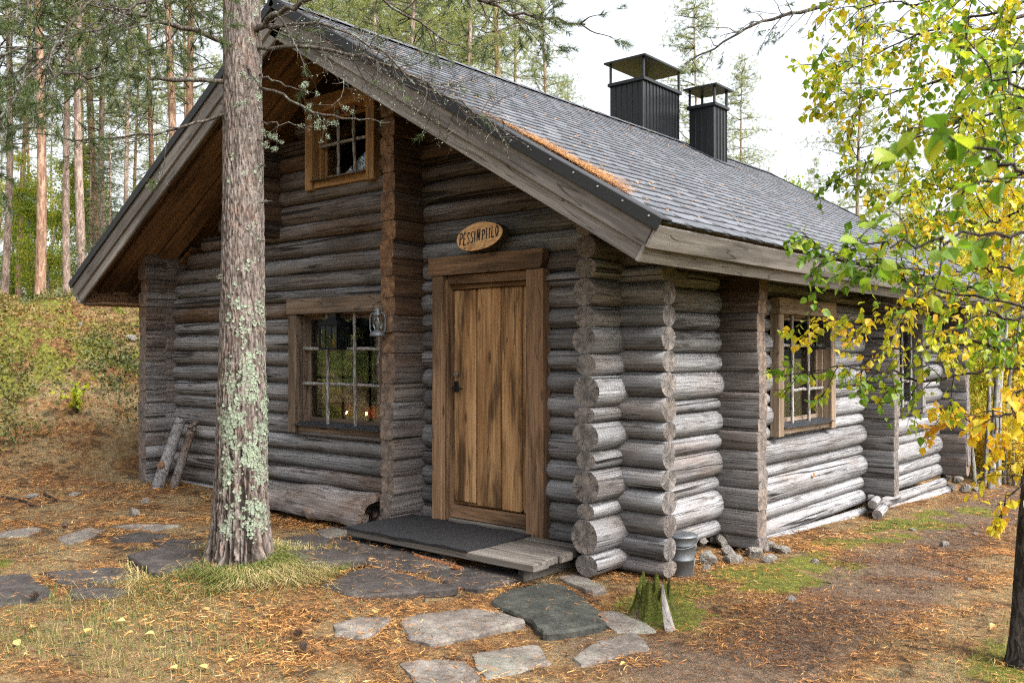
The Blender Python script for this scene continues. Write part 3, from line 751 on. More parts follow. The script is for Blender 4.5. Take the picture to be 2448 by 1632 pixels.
# ------------------------------------------------------------------ windows
def window(lab, plane, a0, a1, z0, z1, gold, casing, sticks_v, sticks_h, dim=.10, head=True, headx=(.0, .0), side_right=True):
    """plane 'f' front (a = x) or 's' side (a = y); opening a0..a1, z0..z1"""
    e = cpart('window'); e['label'] = lab
    f = plane == 'f'
    def B(name, p, q, z_a, z_b, d0, d1, mat, ch=.005):     # d = distance out of the wall face
        if f: return pbox(name, (p, -d1, z_a), (q, -d0, z_b), M[mat + ('_z' if (z_b - z_a) > (q - p) else '_x')] if isinstance(mat, str) and mat + '_x' in M else M[mat], e, ch)
        return pbox(name, (d0, p, z_a), (d1, q, z_b), M[mat + ('_z' if (z_b - z_a) > (q - p) else '_y')] if mat + '_x' in M else M[mat], e, ch)
    w = casing
    B('casing', a0 - w, a0, z0 - .10, z1, -.03, .06, gold); 
    if side_right: B('casing', a1, a1 + w, z0 - .10, z1, -.03, .06, gold)
    B('header', a0 - w - headx[0], a1 + w + headx[1], z1 + .002, z1 + .15, -.03, .07, gold)
    B('apron', a0 + .002, a1 - .002, z0 - .085, z0 - .012, -.03, .035, gold)
    B('reveal', a0 - .02, a0 + .012, z0, z1, -.19, -.03, gold); B('reveal', a1 - .012, a1 + .02, z0, z1, -.19, -.03, gold); B('reveal', a0, a1, z1 - .012, z1 + .02, -.19, -.03, gold); B('reveal', a0, a1, z0 - .02, z0 + .005, -.19, -.03, gold)
    fr = .045
    B('frame', a0 + .013, a0 + fr, z0 + .006, z1 - .013, -.12, -.08, gold); B('frame', a1 - fr, a1 - .013, z0 + .006, z1 - .013, -.12, -.08, gold)
    B('frame', a0 + fr, a1 - fr, z0 + .006, z0 + fr, -.12, -.08, gold); B('frame', a0 + fr, a1 - fr, z1 - fr, z1 - .013, -.12, -.08, gold)
    B('pane', a0 + fr, a1 - fr, z0 + fr, z1 - fr, -.104, -.100, 'glass', .001)
    # sill sheet, sloping outward
    b = MB(); c0, c1 = a0 - .01, a1 + .01
    if f: V = [(c0, .06, z0 + .012), (c1, .06, z0 + .012), (c1, -.085, z0 - .018), (c0, -.085, z0 - .018)]
    else: V = [(-.06, c1, z0 + .012), (-.06, c0, z0 + .012), (.085, c0, z0 - .018), (.085, c1, z0 - .018)]
    V = np.array(V); b.add(np.vstack([V, V - (0, 0, .007)]), quads=[(3, 2, 1, 0), (4, 5, 6, 7), (0, 1, 5, 4), (1, 2, 6, 5), (2, 3, 7, 6), (3, 0, 4, 7)]); b.obj('sill', M['leadgrey'], e)
    # unpeeled stick lattice
    for s in sticks_v:
        b = MB(); p = a0 + (a1 - a0) * s; n = 12; zz = np.linspace(z0 - .005, z1 + .0, n); wv = np.cumsum(np.random.default_rng(int(s * 1000 + a0 * 10) % 997).normal(0, .0035, n))
        pts = [(p + wv[i], .012, zz[i]) if f else (-.012, p + wv[i], zz[i]) for i in range(n)]
        b.tube(pts, .0155 + .003 * np.sin(np.arange(n) * 1.9), 8); b.obj('muntin', M['stick'], e, True)
    for s in sticks_h:
        b = MB(); zp = z0 + (z1 - z0) * s; n = 10; aa = np.linspace(a0, a1, n); wv = np.random.default_rng(int(s * 100)).normal(0, .003, n)
        pts = [(aa[i], .04, zp + wv[i]) if f else (-.04, aa[i], zp + wv[i]) for i in range(n)]
        b.tube(pts, .0165 + .0025 * np.sin(np.arange(n) * 2.3), 8); b.obj('muntin', M['stick'], e, True)
    return e
window('front window with stick lattice beside the lantern', 'f', -3.70, -2.50, .70, 1.73, 'fcase', .118, (.34, .67), (.36, .68), headx=(.02, .12))
window('golden framed attic window under the gable', 'f', -3.455, -2.690, 3.0, 3.62, 'gold', .11, (.40, .72), (.52,), headx=(-.0, .0))
window('side window nearest the door corner', 's', 2.565, 3.72, .70, 1.72, 'pale', .11, (.30, .64), (.30, .72))
window('far side window behind the birch leaves', 's', 5.87, 6.80, .70, 1.72, 'grey', .11, (.36, .7), (.3, .7))
# window in the far wall, seen through the room
e = cpart('window')
pbox('frame', (WALL_L - .05, 1.45, .5), (WALL_L + .05, 1.52, 1.55), M['case_z'], e); pbox('frame', (WALL_L - .05, 2.68, .5), (WALL_L + .05, 2.75, 1.55), M['case_z'], e); pbox('frame', (WALL_L - .04, 1.45, 1.02), (WALL_L + .04, 2.75, 1.06), M['case_y'], e)
# curtain and candles behind the front window
e = cpart('curtain'); b = MB(); xs = np.linspace(-2.95, -2.50, 46); ys = .33 + .018 * np.sin(np.arange(46) * 1.25)
b.add(np.vstack([np.stack([xs, ys, np.full(46, .74)], -1), np.stack([xs, ys, np.full(46, 1.72)], -1)]), quads=[(i, i + 1, i + 47, i + 46) for i in range(45)]); b.obj('curtain_panel', M['curtain'], e, True)
sb = tag(pbox('red_runner', (-3.66, .30, .70), (-2.55, .46, .875), M['red'], None, .01), 'red cloth strip behind the front window candles', 'cloth')
for i, (x, lb) in enumerate(((-3.30, 'left'), (-3.02, 'middle'), (-2.70, 'right'))):
    c = tag(empty('tealight', (x, .235, .758)), 'small lit candle on the front window sill, %s of three' % lb, 'candle', 'candles in the front window')
    b = MB(); b.lathe([(0, 0), (.019, 0), (.019, .02), (.016, .021), (0, .018)], 14); b.obj('cup', M['candle'], c, True)
    b = MB(); b.lathe([(0, .022), (.006, .030), (.0065, .038), (.003, .05), (0, .056)], 8); b.obj('flame', M['flame'], c, True)
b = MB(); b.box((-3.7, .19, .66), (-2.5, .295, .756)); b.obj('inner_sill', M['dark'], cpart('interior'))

# ------------------------------------------------------------------ things round the house
# oval name board
sg = tag(empty('name_sign', (-1.245, -.125, 2.272)), 'oval sawn wood name sign lettered in black above the door', 'sign'); sg.rotation_euler = (R_(-6), R_(-3), 0)
def sign_face():
    k = NT('pale sawn sign wood'); v = k.coord(); n = k.noise(k.map(v, (9, 9, 22)), 1, 5, .6, 1.2)
    c = k.ramp(n, [(.3, (.42, .215, .085)), (.5, (.66, .38, .165)), (.7, (.78, .50, .24))])
    b = k.noise(k.map(v, (5, 5, 6)), 1, 3, .6); c = k.mix(k.math('MULTIPLY', k.step(b, .5, .72), .45), c, (.22, .10, .04))
    ck = k.math('SUBTRACT', 1, k.step(k.math('ABSOLUTE', k.math('SUBTRACT', k.noise(k.map(v, (14, 9, 4)), 1, 2), .5)), .003, .012)); c = k.mix(k.math('MULTIPLY', ck, .6), c, (.06, .03, .015))
    return k.fin(c, .6, None, .35)
M['sign'] = sign_face()
M['barkdark'] = barkmat('dark bark rim', (.012, .009, .007), (.05, .036, .028), (.11, .085, .07), None, 40, 40)
n = 40; a = np.arange(n) * 2 * math.pi / n; rr = 1 + .03 * np.sin(2 * a + 1) + .018 * np.sin(3 * a + 2) + .012 * np.sin(5 * a)
E0 = np.stack([.235 * np.cos(a) * rr, np.full(n, -.022), .113 * np.sin(a) * rr], -1); E1 = E0 * (1.03, 0, 1.05) + (.012, .030, -.004)
b = MB(); b.ngon(E0[::-1]); b.obj('board', M['sign'], sg)
for p in []: pass
b = MB(); b.add(np.vstack([E0, E1]), quads=[(i, (i + 1) % n, (i + 1) % n + n, i + n) for i in range(n)]); b.ngon(E1); b.obj('bark_edge', M['barkdark'], sg)
# hand painted capitals as brush strokes
GL = {'P': [[(0, 0), (.02, 1)], [(.02, 1), (.5, .95), (.55, .72), (.4, .55), (.03, .5)]],
      'E': [[(0, 0), (.02, 1)], [(.02, 1), (.55, 1.02)], [(.02, .53), (.42, .55)], [(0, 0), (.55, .03)]],
      'S': [[(.55, .92), (.3, 1.0), (.06, .85), (.12, .6), (.42, .42), (.5, .18), (.28, 0), (0, .1)]],
      'I': [[(.05, 0), (.07, 1)]],
      'N': [[(0, 0), (.03, 1)], [(.03, 1), (.5, .04)], [(.5, .04), (.55, 1.02)]],
      'L': [[(.02, 1), (0, .03)], [(0, .03), (.5, .05)]],
      'O': [[(.3, 1), (.06, .8), (.02, .4), (.2, .03), (.42, .08), (.58, .45), (.52, .85), (.3, 1)]]}
word = 'PESSIN PIILO'; adv = {'I': .029, ' ': .018}; x = -.200
let = []
for i, ch in enumerate(word):
    w = adv.get(ch, .0385)
    if ch != ' ': let.append((ch, x, i))
    x += w
for ch, x, i in let:
    b = MB(); r5 = random.Random(i * 7); hgt = (.094 if i < 6 else .084) * r5.uniform(.93, 1.07); zb = -.052 + .0024 * i + r5.uniform(-.003, .003); rot = r5.uniform(-.05, .05)
    for si, st in enumerate(GL[ch]):
        pts = np.array(st, float); m = []
        for q in range(len(pts) - 1):
            for t in np.linspace(0, 1, 5)[:-1]: m.append(pts[q] * (1 - t) + pts[q + 1] * t)
        m.append(pts[-1]); m = np.array(m)
        if len(pts) > 3:
            for _ in range(3): m[1:-1] = (m[:-2] + 2 * m[1:-1] + m[2:]) / 4
        m = np.stack([m[:, 0] * .047, m[:, 1] * hgt], -1); m[:, 0] += m[:, 1] * rot
        d = norm(np.gradient(m, axis=0)); nn = np.stack([-d[:, 1], d[:, 0]], -1); wd = (.0056 + .0012 * np.sin(np.linspace(0, 5, len(m)) + i))[:, None]
        yy = -.0232 - .0003 * si
        A = m + nn * wd; Bq = m - nn * wd; k = len(m)
        V = np.vstack([np.stack([A[:, 0] + x, np.full(k, yy), A[:, 1] + zb], -1), np.stack([Bq[:, 0] + x, np.full(k, yy), Bq[:, 1] + zb], -1)])
        b.add(V, quads=[(q, q + k, q + k + 1, q + 1) for q in range(k - 1)][::1])
    b.obj('letter', M['iron'], sg)

# storm lantern on the partition end
sl = tag(empty('storm_lantern', (-2.13, -.405, 1.50), R_(25)), 'silver storm lantern hung on the log ends right of the window', 'lantern')
b = MB(); b.lathe([(0, 0), (.062, 0), (.066, .008), (.060, .03), (.035, .045), (.03, .052), (0, .052)], 20); b.obj('tank', M['zinc'], sl, True)
b = MB(); b.lathe([(.026, .055), (.040, .085), (.042, .11), (.034, .15), (.028, .165)], 18); b.obj('chimney_glass', M['glass'], sl, True)
b = MB(); b.lathe([(0, .05), (.02, .052), (.02, .07), (.006, .075), (0, .09)], 12); b.obj('burner', M['brass'], sl, True)
b = MB(); b.lathe([(.03, .163), (.036, .168), (.034, .185), (.024, .20), (.026, .215), (.018, .235), (0, .24)], 18); b.obj('hood', M['zinc'], sl, True)
for sx in (-1, 1):
    b = MB(); b.tube([(sx * .05, 0, .02), (sx * .066, 0, .06), (sx * .068, 0, .15), (sx * .055, 0, .185), (sx * .03, 0, .195)], .0065, 8); b.obj('side_tube', M['zinc'], sl, True)
b = MB(); t = np.linspace(0, math.pi, 13); b.tube(np.stack([.052 * np.cos(t), 0 * t, .19 + .085 * np.sin(t)], -1), .0022, 6); b.obj('bail', M['iron'], sl, True)
b = MB()
for z in (.09, .13): tt = np.linspace(0, 2 * math.pi, 17); b.tube(np.stack([.044 * np.cos(tt), .044 * np.sin(tt), 0 * tt + z], -1), .0018, 5)
b.obj('guard_wire', M['iron'], sl)
b = MB(); b.tube([(.0, .075, .285), (0, .02, .283), (0, -.005, .277)], .004, 6); b.obj('nail', M['iron'], sl)

# square black candle lanterns hanging before the windows
def square_lantern(loc, rz, lab, s=1., candle=True):
    e = tag(empty('candle_lantern', loc, rz), lab, 'lantern'); w = .098 * s; h = .225 * s
    b = MB(); b.cbox((-w - .006, -w - .006, 0), (w + .006, w + .006, .018)); b.obj('base', M['iron'], e)
    for sx in (-1, 1):
        for sy in (-1, 1):
            b = MB(); b.box((sx * w - .006, sy * w - .006, .018), (sx * w + .006, sy * w + .006, h)); b.obj('corner_post', M['iron'], e)
    for k in range(4):
        mt = Matrix.Rotation(k * math.pi / 2, 4, 'Z')
        b = MB()
        for x in (-.033 * s, .033 * s): b.box((x - .0025, -w - .003, .018), (x + .0025, -w + .003, h - .012), M=mt)
        for z in (.018 + (h - .03) * .33, .018 + (h - .03) * .66): b.box((-w + .006, -w - .0022, z - .0025), (w - .006, -w + .0022, z + .0025), M=mt)
        b.box((-w + .006, -w - .005, h - .012), (w - .006, -w + .005, h), M=mt); b.obj('grille', M['iron'], e)
        b = MB(); b.box((-w + .006, -w + .006, .018), (w - .006, -w + .0075, h - .012), M=mt); b.obj('pane', M['glass'], e)
    b = MB(); g = w + .018; t = .035 * s
    A = [(-g, -g, h), (g, -g, h), (g, g, h), (-g, g, h)]; T = [(-t, -t, h + .075 * s), (t, -t, h + .075 * s), (t, t, h + .075 * s), (-t, t, h + .075 * s)]; U = [(x, y, z + .03 * s) for x, y, z in T]
    b.add(np.array(A + T + U), quads=[(3, 2, 1, 0), (0, 1, 5, 4), (1, 2, 6, 5), (2, 3, 7, 6), (3, 0, 4, 7), (4, 5, 9, 8), (5, 6, 10, 9), (6, 7, 11, 10), (7, 4, 8, 11), (8, 9, 10, 11)]); b.obj('roof_cap', M['iron'], e)
    b = MB(); tt = np.linspace(0, 2 * math.pi, 15); b.tube(np.stack([.022 * np.cos(tt), 0 * tt, h + .125 * s + .022 * np.sin(tt)], -1), .0028, 6); b.obj('ring', M['iron'], e, True)
    if candle:
        b = MB(); b.lathe([(0, .018), (.03, .018), (.03, .095), (.02, .1), (0, .094)], 14); b.obj('candle', M['wax'], e, True)
    return e
L1 = square_lantern((-3.13, -.045, 1.395), R_(14), 'black square candle lantern hanging before the front window', 1.0)
b = MB(); b.tube([(0, -.03, .43), (0, 0, .44), (0, .005, .40), (0, 0, .365)], .0035, 6); b.obj('hook', M['iron'], L1)
L2 = square_lantern((.03, 3.42, 1.40), R_(12), 'black square candle lantern hanging before the side window', 1.0, False)
b = MB(); b.tube([(.03, 0, .43), (0, 0, .44), (-.005, 0, .40), (0, 0, .365)], .0035, 6); b.obj('hook', M['iron'], L2)

# half log bench, hollow underneath
bench = tag(empty('log_bench', (-3.25, -.32, gz(-3.25, -.32))), 'rough hollow half log bench under the front window', 'bench'); bz = gz(-3.25, -.32)
n = 22; k = 34; xs = np.linspace(-1.02, 1.03, k); V = []
for i, xx in enumerate(xs):
    r1 = .185 + .02 * math.sin(xx * 2.1) + .012 * math.sin(xx * 7); a = np.linspace(math.pi * 1.06, math.pi * -.06, n)
    rag = 1 + .05 * (vnoise(np.full(n, xx * 6), a * 3, 77) - .5) + .045 * (vnoise(np.full(n, xx * 1.4), a * 9, 78) - .5)
    drop = .03 * (vnoise(np.full(n, xx * 4), a * 5, 79)) * (np.abs(np.cos(a)) > .8)
    V.append(np.stack([np.full(n, xx) + .03 * vnoise(a * 4, a * 0, 5) * (i in (0, k - 1)), -np.cos(a) * r1 * rag * 1.0, np.sin(a) * r1 * rag * .95 - drop], -1))
V = np.array(V)[:, ::-1]
In = V * (1, .74, .70) + (0, 0, -.01)
b = MB(); I = np.arange(k - 1)[:, None] * n; J = np.arange(n - 1)[None]
Q = np.stack([I + J, I + J + 1, I + n + J + 1, I + n + J], -1).reshape(-1, 4)
b.add(V.reshape(-1, 3), quads=Q); b.add(In.reshape(-1, 3), quads=Q[:, ::-1])
for e_ in (0, k - 1):
    b.add(np.vstack([V[e_], In[e_]]), quads=[(j, j + n, j + n + 1, j + 1) if e_ == 0 else (j, j + 1, j + n + 1, j + n) for j in range(n - 1)], mat=1)
for j in (0, n - 1): b.add(np.vstack([V[:, j], In[:, j]]), quads=[(i, i + 1, i + k + 1, i + k) for i in range(k - 1)], mat=0)
o = b.obj('half_log', [M['log'], M['end']], bench, True, (.38, .66, .5, 1)); o.location = (0, -.02, .17 - bz - .165)
for (xx, yy) in ((-.38, -.10), (.92, -.08), (-.38, .1), (.92, .1)):
    b = MB(); b.tube([(xx, yy, -.03), (xx + .01, yy, .14 - bz - .12)], [.062, .055], 10, capmat=1); b.obj('leg', [M['log'], M['end']], bench, True, (.6, .5, .2, 1))
b = MB(); b.tube([(.32, -.19, .10), (.42, -.20, .08), (.5, -.185, .075)], [.045, .062, .04], 9); b.obj('knot', M['log'], bench, True, (.4, .6, .2, 1))

# entrance deck
deck = tag(empty('entrance_deck', (-1.1, -.45, -.2)), 'low grey plank deck in front of the door', 'deck')
def dk(name, a, b, mat, ch=.006): return pbox(name, np.array(a) - (-1.1, -.45, -.2), np.array(b) - (-1.1, -.45, -.2), mat, deck, ch)
ye = [-.805, -.635, -.490, -.338, -.20, -.10]
for i, (y0, y1) in enumerate(zip(ye[:-1], ye[1:])):
    dk('plank', (-2.04 - .006 * (i % 2), y0 + .003, -.052), (-.170 - .012 * ((i * 3) % 4) if y1 < -.33 else -.215, y1 - .003, -.002 * (i % 2)), M['deck_x'])
for xx in (-1.9, -1.1, -.36): dk('joist', (xx - .03, -.70, -.16), (xx + .03, -.12, -.053), M['deck_y'])
mat = tag(empty('door_mat', (-1.4, -.46, .002)), 'black rubber mat on the deck before the door', 'mat')
nx, ny = 40, 22; X, Y = np.meshgrid(np.linspace(-.645, .65, nx), np.linspace(-.358, .35, ny), indexing='ij'); edge = np.minimum(np.minimum(X + .645, .65 - X), np.minimum(Y + .358, .35 - Y))
Z = .013 + .006 * fbm(X * 4, Y * 4, 9) + .004 * np.exp(-edge / .02) * np.sin(X * 19)
b = MB(); I = np.arange(nx - 1)[:, None] * ny; J = np.arange(ny - 1)[None]; b.add(np.stack([X, Y, Z], -1).reshape(-1, 3), quads=np.stack([I + J, I + ny + J, I + ny + J + 1, I + J + 1], -1).reshape(-1, 4))
rim = [(0, j) for j in range(ny)] + [(i, ny - 1) for i in range(1, nx)] + [(nx - 1, j) for j in range(ny - 2, -1, -1)] + [(i, 0) for i in range(nx - 2, 0, -1)]
RV = np.array([[X[r], Y[r], Z[r]] for r in rim]); m_ = len(RV); b.add(np.vstack([RV, RV * (1, 1, 0)]), quads=[(i, (i + 1) % m_, (i + 1) % m_ + m_, i + m_) for i in range(m_)])
b.obj('sheet', M['rubber'], mat)
# round stick lying under the deck edge
M['redbark'] = barkmat('reddish peeled stick', (.05, .02, .01), (.16, .065, .03), (.26, .12, .06), None, 30, 10, .3)
pa, pb = np.array([-1.24, -.83, -.095]), np.array([-.74, -.87, -.105])
st = tag(empty('round_stick', (pa + pb) / 2 - (0, 0, .03)), 'reddish round stick lying along the deck edge', 'stick')
c0 = (pa + pb) / 2 - (0, 0, .03); b = MB(); b.tube([pa - c0, (pa + pb) / 2 - c0 + (0, 0, .004), pb - c0], [.020, .022, .021], 12, capmat=1); b.obj('pole', [M['redbark'], M['end']], st, True, (.8, .5, 0, 1))

# galvanised bucket with lid
bx, by = .255, .335; bk = tag(empty('metal_bucket', (bx, by, gz(bx, by) - .005), R_(30)), 'galvanised bucket with lid at the cabin corner', 'bucket')
b = MB(); b.lathe([(0, .0), (.082, .0), (.085, .012), (.095, .12), (.098, .122), (.098, .13), (.096, .132), (.104, .22), (.108, .225), (.108, .235), (.106, .238), (.113, .28), (.117, .285), (.117, .292), (.112, .292)], 28); b.obj('pail', M['zinc'], bk, True)
b = MB(); b.lathe([(.121, .286), (.121, .294), (.10, .302), (.03, .312), (0, .313)], 28); b.obj('lid', M['zinc'], bk, True)
b = MB(); t = np.linspace(0, math.pi, 15); b.tube(np.stack([.122 * np.cos(t), -.125 * np.sin(t), .275 - .06 * np.sin(t)], -1), .0035, 6); b.obj('bail', M['zinc'], bk, True)

# mossy stump
sx, sy = .66, -.70; stump = tag(empty('tree_stump', (sx, sy, gz(sx, sy) - .03)), 'jagged mossy stump beside the cabin corner', 'stump')
def moss_mat():
    k = NT('moss on rotten wood'); v = k.coord(); n = k.noise(k.map(v, (9, 9, 5)), 1, 5, .7); f = k.noise(k.map(v, (60, 60, 9)), 1, 4, .6)
    sp = k.new('ShaderNodeSeparateXYZ'); k.l.new(v, sp.inputs[0])
    wood = k.ramp(f, [(.3, (.03, .02, .013)), (.5, (.10, .075, .05)), (.7, (.24, .20, .155))]); moss = k.ramp(k.noise(v, 90, 3, .7), [(.3, (.014, .018, .004)), (.5, (.048, .056, .010)), (.75, (.13, .125, .028))])
    c = k.mix(k.step(k.math('ADD', n, k.math('MULTIPLY', k.math('SUBTRACT', sp.outputs[2], .05), .6)), .40, .52), wood, moss)
    return k.fin(c, .95, k.bump(k.math('ADD', n, f), .9, .02), .1)
M['moss'] = moss_mat()
n, k = 56, 22; a = np.arange(n) * 2 * math.pi / n; V = []
top = .20 + .075 * (vnoise(a * 3.2, 0 * a, 12) - .5) * 2 + .07 * (vnoise(a * 9, 0 * a, 13) - .3)
for i in range(k):
    t = i / (k - 1); r = (.085 * (1 - t) ** 2.2 + .098) * (1 + .10 * np.sin(5 * a + 1) * (1 - t) + .09 * (vnoise(a * 8, 0 * a + t * 1.5, 14) - .5) + .10 * (vnoise(a * 22, 0 * a + t * .8, 15) - .5))
    V.append(np.stack([r * np.cos(a), r * np.sin(a), top * t], -1))
V = np.array(V); b = MB(); I = np.arange(k - 1)[:, None] * n; J = np.arange(n)[None]; J2 = (J + 1) % n
b.add(V.reshape(-1, 3), quads=np.stack([I + J, I + J2, I + n + J2, I + n + J], -1).reshape(-1, 4))
inn = V[-1] * (.55, .55, .62) ; b.add(np.vstack([V[-1], inn]), quads=[(i, (i + 1) % n, (i + 1) % n + n, i + n) for i in range(n)]); b.ngon(inn)
b.obj('stump_wood', M['moss'], stump, True)
b = MB(); d = norm(np.array([CAM[0] - sx, CAM[1] - sy, 0])); d = np.array([d[0] * .9 - d[1] * .35, d[1] * .9 + d[0] * .35, 0]); sd = np.array([-d[1], d[0], 0])
prof = [(0, .07, .30), (.06, .055, .35), (.13, .045, .5), (.2, .02, .75), (.27, .006, 1)]
A_ = []
for (z, w, q) in [(.0, .075, .30), (.06, .06, .245), (.13, .045, .20), (.2, .025, .165), (.26, .005, .145)]: A_ += [d * q + sd * w * .5 + (0, 0, z), d * (q + .022) + (0, 0, z), d * q - sd * w * .5 + (0, 0, z)]
b.add(np.array(A_), quads=[(i * 3 + j, i * 3 + j + 3, i * 3 + j + 4, i * 3 + j + 1) for i in range(4) for j in range(2)]); b.obj('splinter', M['grey_z'], stump, True)

# logs leaning in the left corner
def lean_log(name, p0, p1, r, lab, col, split=False):
    p0 = np.array(p0); p1 = np.array(p1); e = tag(empty(name, p0), lab, 'log'); k = 10; P_ = np.linspace(0, 1, k)[:, None] * (p1 - p0)
    b = MB(); b.tube(P_, r * (1.05 - .15 * np.linspace(0, 1, k)), 12, capmat=1); b.obj('billet', [M['log'], M['end']], e, True, col)
    if not split:
        b = MB(); q = P_[3]; b.tube([q, q + (.03, -r * 1.12, .02)], [.05, .038], 10, capmat=1); b.obj('knot', [M['log'], M['end']], e, True, (.9, .6, 0, 1))
    return e
lean_log('leaning_log', (-5.63, -.42, gz(-5.63, -.42) - .02), (-5.52, -.20, .66), .062, 'grey leaning log with a knot, in the left wall corner', (.05, .62, .1, 1))
lean_log('leaning_log', (-5.56, -.27, gz(-5.56, -.27) - .02), (-5.44, -.09, .63), .048, 'split log leaning behind the knotted one in the corner', (.55, .6, .2, 1), True)

# ------------------------------------------------------------------ flagstones
M['flag_dark'] = stonemat('dark damp flagstone', (.011, .009, .008), (.033, .027, .025), (.080, .067, .060), (.10, .10, .085), .25)
M['flag_green'] = stonemat('greenish flagstone', (.010, .010, .009), (.030, .031, .026), (.075, .076, .062), (.09, .10, .07), .3)
M['flag_light'] = stonemat('pale flagstone', (.040, .033, .028), (.115, .097, .083), (.225, .20, .175), (.21, .23, .185), .3)
M['rock'] = stonemat('grey field stone', (.045, .040, .035), (.135, .12, .105), (.27, .25, .225), (.22, .23, .18), .3)
zA = lambda p: [(600 + u / 2.138, 1200 + v / 2.138) for u, v in p]; zB = lambda p: [(u / 1.52, 600 + v / 1.52) for u, v in p]
FLAGS = [
 (zA([(360, 430), (560, 340), (700, 355), (900, 430), (1050, 475), (800, 490), (560, 498)]), 'flag_dark', 'dark brown flagstone right of the pine, pointed at both ends'),
 (zA([(900, 370), (1090, 330), (1290, 350), (1390, 398), (1170, 462), (1010, 430)]), 'flag_dark', 'dark brown flagstone just below the round stick'),
 (zA([(1225, 510), (1350, 440), (1500, 420), (1600, 440), (1740, 560), (1815, 655), (1510, 705), (1430, 630)]), 'flag_green', 'large greenish black flagstone left of the stump'),
 (zA([(755, 580), (1130, 550), (1250, 580), (1400, 640), (1200, 690), (940, 738), (820, 700)]), 'flag_light', 'largest pale flagstone in the foreground'),
 (zA([(430, 620), (560, 590), (720, 605), (640, 680), (560, 705), (440, 690)]), 'flag_light', 'small pale flagstone with a yellow leaf, left of the largest pale one'),
 (zA([(1130, 780), (1470, 735), (1540, 830), (1200, 905), (1150, 850)]), 'flag_light', 'pale flagstone at bottom centre, below the largest pale one'),
 (zA([(750, 825), (890, 810), (1080, 830), (1150, 900), (1060, 985), (860, 985), (790, 880)]), 'flag_light', 'pale flagstone cut by the bottom edge of the picture'),
 (zA([(1650, 800), (1780, 720), (1960, 670), (2050, 760), (1850, 800), (1700, 840)]), 'flag_light', 'long pale flagstone half sunk, right of the greenish one'),
 (zA([(1770, 570), (1850, 560), (2010, 620), (2065, 665), (1860, 665)]), 'flag_light', 'narrow grey flagstone below the stump'),
 (zA([(410, 190), (560, 180), (900, 260), (1050, 330), (880, 365), (640, 340), (420, 250)]), 'flag_dark', 'dark flagstone along the front edge of the deck'),
 (zA([(120, 255), (420, 275), (600, 335), (260, 348)]), 'flag_dark', 'narrow dark flagstone right beside the pine base'),
 (zA([(150, 200), (310, 180), (395, 205), (380, 258), (200, 242)]), 'flag_dark', 'dark flagstone framed by orange needles near the deck corner'),
 (zA([(330, 150), (480, 120), (520, 165), (380, 188)]), 'flag_light', 'small grey flagstone by the left deck corner'),
 (zA([(1570, 385), (1680, 370), (1830, 470), (1740, 478)]), 'flag_light', 'small grey flagstone at the foot of the corner logs'),
 (zB([(-40, 1190), (100, 1175), (190, 1250), (130, 1275), (-40, 1300)]), 'flag_dark', 'black flagstone at the left edge with a pine cone'),
 (zB([(175, 1180), (420, 1155), (515, 1185), (420, 1215), (230, 1225)]), 'flag_dark', 'long black flagstone left of the pine'),
 (zB([(255, 1232), (430, 1227), (495, 1245), (400, 1265), (260, 1272)]), 'flag_dark', 'small black flagstone nearest the grass left of the pine'),
 (zB([(210, 1050), (310, 1010), (380, 1015), (330, 1045), (260, 1068)]), 'flag_light', 'grey flagstone farther left on the needle litter'),
 (zB([(400, 1045), (500, 1025), (620, 1035), (530, 1060), (430, 1062)]), 'flag_dark', 'thin dark flagstone in the second row left of the pine'),
 (zB([(555, 1072), (640, 1057), (750, 1070), (740, 1097), (630, 1097)]), 'flag_dark', 'dark cracked flagstone touching the pine from the left'),
 (zB([(455, 1140), (600, 1107), (745, 1102), (740, 1150), (560, 1185)]), 'flag_dark', 'broad brown flagstone touching the pine base'),
 (zB([(-30, 1027), (110, 1003), (150, 1015), (100, 1035), (-30, 1042)]), 'flag_light', 'pale stone slab at the far left edge'),
 (zB([(400, 1002), (500, 995), (650, 1000), (560, 1020)]), 'flag_light', 'thin grey slab farthest back, left of the pine'),
]
flag_polys = []
def on_ground(u, v):
    d = 6.0
    for _ in range(25):
        p = at(u, v, d); g = float(ground(p[0], p[1], False)); dirz = (at(u, v, 1) - CAM)[2]
        d = d + ((g - p[2]) / dirz) * .7 if abs(dirz) > 1e-4 else d; d = max(3.5, min(40, d))
    return at(u, v, d)
FR = random.Random(9)
